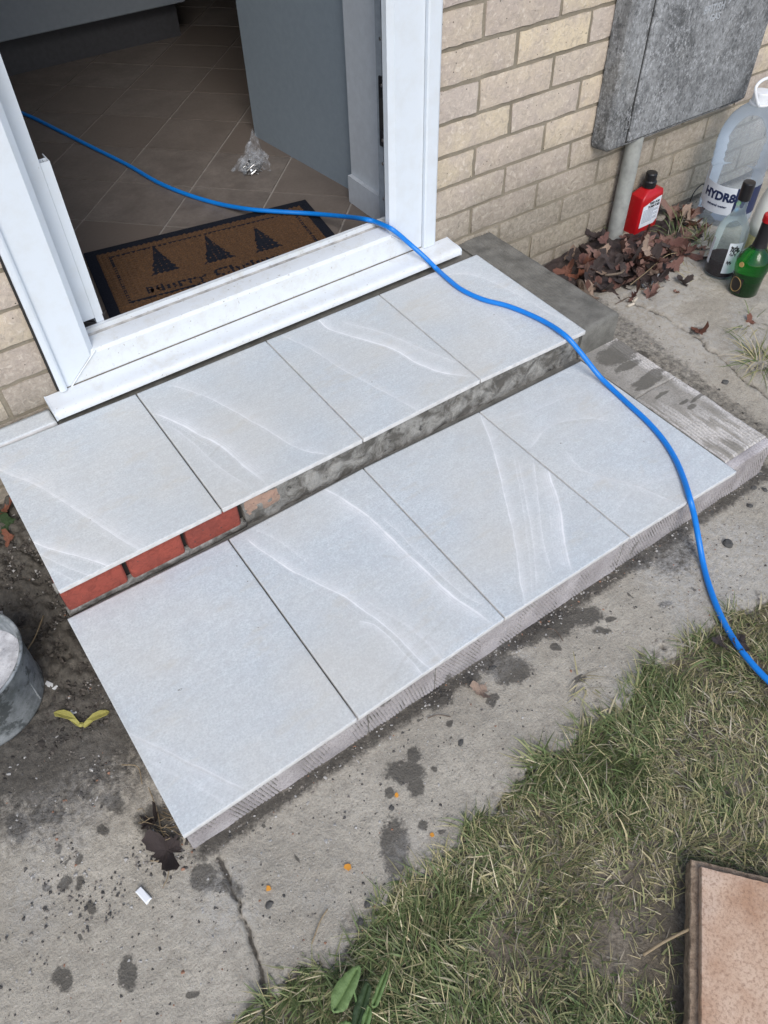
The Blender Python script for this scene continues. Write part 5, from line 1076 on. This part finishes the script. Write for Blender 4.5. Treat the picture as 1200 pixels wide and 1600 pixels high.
def lawn_grass():
    n = 175000; x = RNG.uniform(-.45, 1.75, n); y = RNG.uniform(-1.95, -.98, n); e = grass_edge(x) + (fbm(x * 22, y * 22, 31, 4) - .5) * .05
    keep = (y < e + .006); dry = np.clip(np.exp(-(((x - .46) / .11) ** 2 + ((y + 1.38) / .075) ** 2)) * (.3 + 1.4 * fbm(x * 20, y * 20, 92, 3)), 0, 1); dens = .60 + 1.3 * (fbm(x * 13, y * 13, 91, 3) - .35) - .62 * dry
    dens = np.where(y > e - .05, dens + .15, dens); keep &= RNG.uniform(0, 1, n) < dens
    a = (np.stack([x, y], 1) - c0); keep &= ~(((a @ e1) > -.016) & ((a @ e2) > -.016) & ((a @ e1) < .3) & ((a @ e2) < .3))
    x, y, dry, e = x[keep], y[keep], dry[keep], e[keep]; n = len(x); green = sstep(.44, .58, fbm(x * 7, y * 7, 95, 3)) * (1 - dry) * .9 + .25 * sstep(.5, .6, fbm(x * 25, y * 25, 96, 2))
    g1 = np.exp(-(((x - .24) / .10) ** 2 + ((y + 1.19) / .06) ** 2)); green = np.clip(green + g1, 0, 1)
    u = RNG.uniform(0, 1, n); idx = np.where(u < .14 + .42 * green, 3, np.where(u < .36 + .46 * green, 2, np.where(u < .62 + .25 * green, 1, np.where(u < .84 + .1 * green, 0, np.where(u < .95, 4, 5)))))
    cols = PAL[idx] * RNG.uniform(.6, 1.3, (n, 1)); lens = RNG.uniform(.014, .040, n) * (1 + .5 * green) * (1 - .3 * dry) * np.where(RNG.uniform(0, 1, n) > .94, 1.5, 1)
    az = fbm(x * 11, y * 11, 97, 2) * 12 + RNG.normal(0, 1.1, n); lean = np.clip(RNG.normal(.95, .35, n), .1, 1.5)
    wid = RNG.uniform(.0007, .0017, n) * np.where(RNG.uniform(0, 1, n) > .88, 1.9, 1) * (1 + .35 * green); z = lawn_z(x, y) - .001 + np.where(y > e - .02, .006, 0)
    stuff(blades('lawn_grass', np.stack([x, y, z], 1), lens, wid, az, lean, cols, RNG.uniform(.1, .45, n)), 'matted patchy lawn grass, part green and part dry straw', 'grass')
lawn_grass()
def tuft(px, py, n, spread, lmin, lmax, label, z=.0, green=.8, lean=.7, seed=1, name='grass_tuft'):
    g = gz(px, py, z); R_ = np.random.default_rng(seed); p = np.stack([g[0] + R_.normal(0, spread, n), g[1] + R_.normal(0, spread, n), np.full(n, z)], 1); az = np.arctan2(p[:, 1] - g[1], p[:, 0] - g[0]) + R_.normal(0, .8, n)
    idx = np.where(R_.uniform(0, 1, n) < green, R_.choice([2, 3, 3], n), R_.choice([0, 1, 4], n)); o = blades(name, p, R_.uniform(lmin, lmax, n), R_.uniform(.0016, .0032, n), az, np.clip(R_.normal(lean, .3, n), .05, 1.5), PAL[idx] * R_.uniform(.8, 1.15, (n, 1)), np.full(n, .35)); return tag(o, label, 'grass')
tuft(1190, 566, 95, .020, .05, .12, 'sprawling grass tuft growing from the paving joint', .003, .6, 1.15, 2)
tuft(1058, 372, 46, .022, .05, .095, 'green grass tuft growing through the leaves before the water bottle', .012, .9, .75, 3)
tuft(1098, 378, 40, .018, .05, .09, 'green grass tuft between leaf pile and clear bottle', .006, .8, .9, 6)
tuft(945, 352, 16, .010, .02, .04, 'small green sprouts against the brick wall behind the leaves', .03, 1, .6, 4)
tuft(1165, 505, 16, .022, .04, .09, 'few loose grass stems below the green bottle', .004, .6, 1.3, 5)
tuft(905, 1062, 14, .012, .02, .05, 'small dry wisp of grass on the open path', .003, .05, 1.4, 7)
tuft(1085, 428, 26, .02, .03, .07, 'dry yellow straw wisps at the edge of the leaf pile', .004, .0, 1.45, 9)
# broad-leaved weed at the lawn edge
wd = tag(empty('weed_plant', tuple(gz(568, 1610, 0))), 'broad leaved green weed at the corner of the lawn', 'weed')
def weed_leaf(pts, w_, z0, mat='leaf_green', seed=0):
    P = spline([np.array(gz(px, py, z)) for px, py, z in pts], 5); n = len(P); V = []; r = random.Random(seed)
    for i, p_ in enumerate(P):
        t = i / (n - 1); d = P[min(i + 1, n - 1)] - P[max(i - 1, 0)]; s_ = np.array([-d[1], d[0], 0]); s_ /= np.linalg.norm(s_) + 1e-9; h = w_ * (math.sin(math.pi * min(1, t * 1.02 + .02)) ** .7) * (1 + .12 * math.sin(t * 40)) + .0008
        for k in (-1, -.5, 0, .5, 1): V.append(p_ + s_ * h * k + np.array([0, 0, .10 * h * abs(k) + r.uniform(-1, 1) * .0006]))
    b = MB().add(V, [(i * 5 + k, (i + 1) * 5 + k, (i + 1) * 5 + k + 1, i * 5 + k + 1) for i in range(n - 1) for k in range(4)]); b.build('leaf', mat, wd, True)
def outline_leaf(pts, rib, z, mat='leaf_green'):
    O = spline([np.array([*q, 0]) for q in pts] + [np.array([*pts[0], 0])], 4)[:-1]; n = len(O); A_, B_ = np.array(rib[0], float), np.array(rib[1], float); V = []
    for q in O: p_ = gz(q[0], q[1], z); V.append((p_[0], p_[1], z + .006 * math.sin(q[0] * .9) * .4))
    for q in O:
        t = np.clip((q[:2] - A_) @ (B_ - A_) / ((B_ - A_) @ (B_ - A_)), 0, 1); c_ = A_ + (B_ - A_) * t; h_ = c_ * .5 + q[:2] * .5; p_ = gz(*h_, z); V.append((p_[0], p_[1], z + .003))
    for q in O:
        t = np.clip((q[:2] - A_) @ (B_ - A_) / ((B_ - A_) @ (B_ - A_)), 0, 1); p_ = gz(*(A_ + (B_ - A_) * t), z); V.append((p_[0], p_[1], z - .002))
    MB().add(V, [(i, (i + 1) % n, n + (i + 1) % n, n + i) for i in range(n)] + [(n + i, n + (i + 1) % n, 2 * n + (i + 1) % n, 2 * n + i) for i in range(n)]).build('leaf', mat, wd, True)
outline_leaf([(556, 1508), (540, 1520), (523, 1541), (517, 1562), (518, 1578), (524, 1583), (540, 1578), (549, 1560), (560, 1535), (564, 1512)], [(523, 1578), (557, 1516)], .036)
outline_leaf([(607, 1511), (596, 1525), (586, 1548), (580, 1568), (584, 1575), (591, 1570), (599, 1549), (605, 1530)], [(584, 1570), (605, 1517)], .034)
outline_leaf([(571, 1532), (560, 1556), (552, 1580), (549, 1606), (560, 1612), (569, 1590), (578, 1560), (580, 1540)], [(556, 1605), (575, 1540)], .024, 'leaf_dkgreen')
outline_leaf([(574, 1570), (566, 1590), (562, 1612), (572, 1612), (580, 1592), (580, 1575)], [(568, 1608), (577, 1576)], .028); outline_leaf([(540, 1594), (528, 1600), (520, 1612), (548, 1615), (553, 1600)], [(528, 1612), (546, 1600)], .02)
MB().tube([tuple(gz(560, 1612, .002)), tuple(gz(558, 1570, .02)), tuple(gz(550, 1535, .030))], .0015, 6).build('stem', 'leaf_green', wd)
bpy.context.view_layer.update()
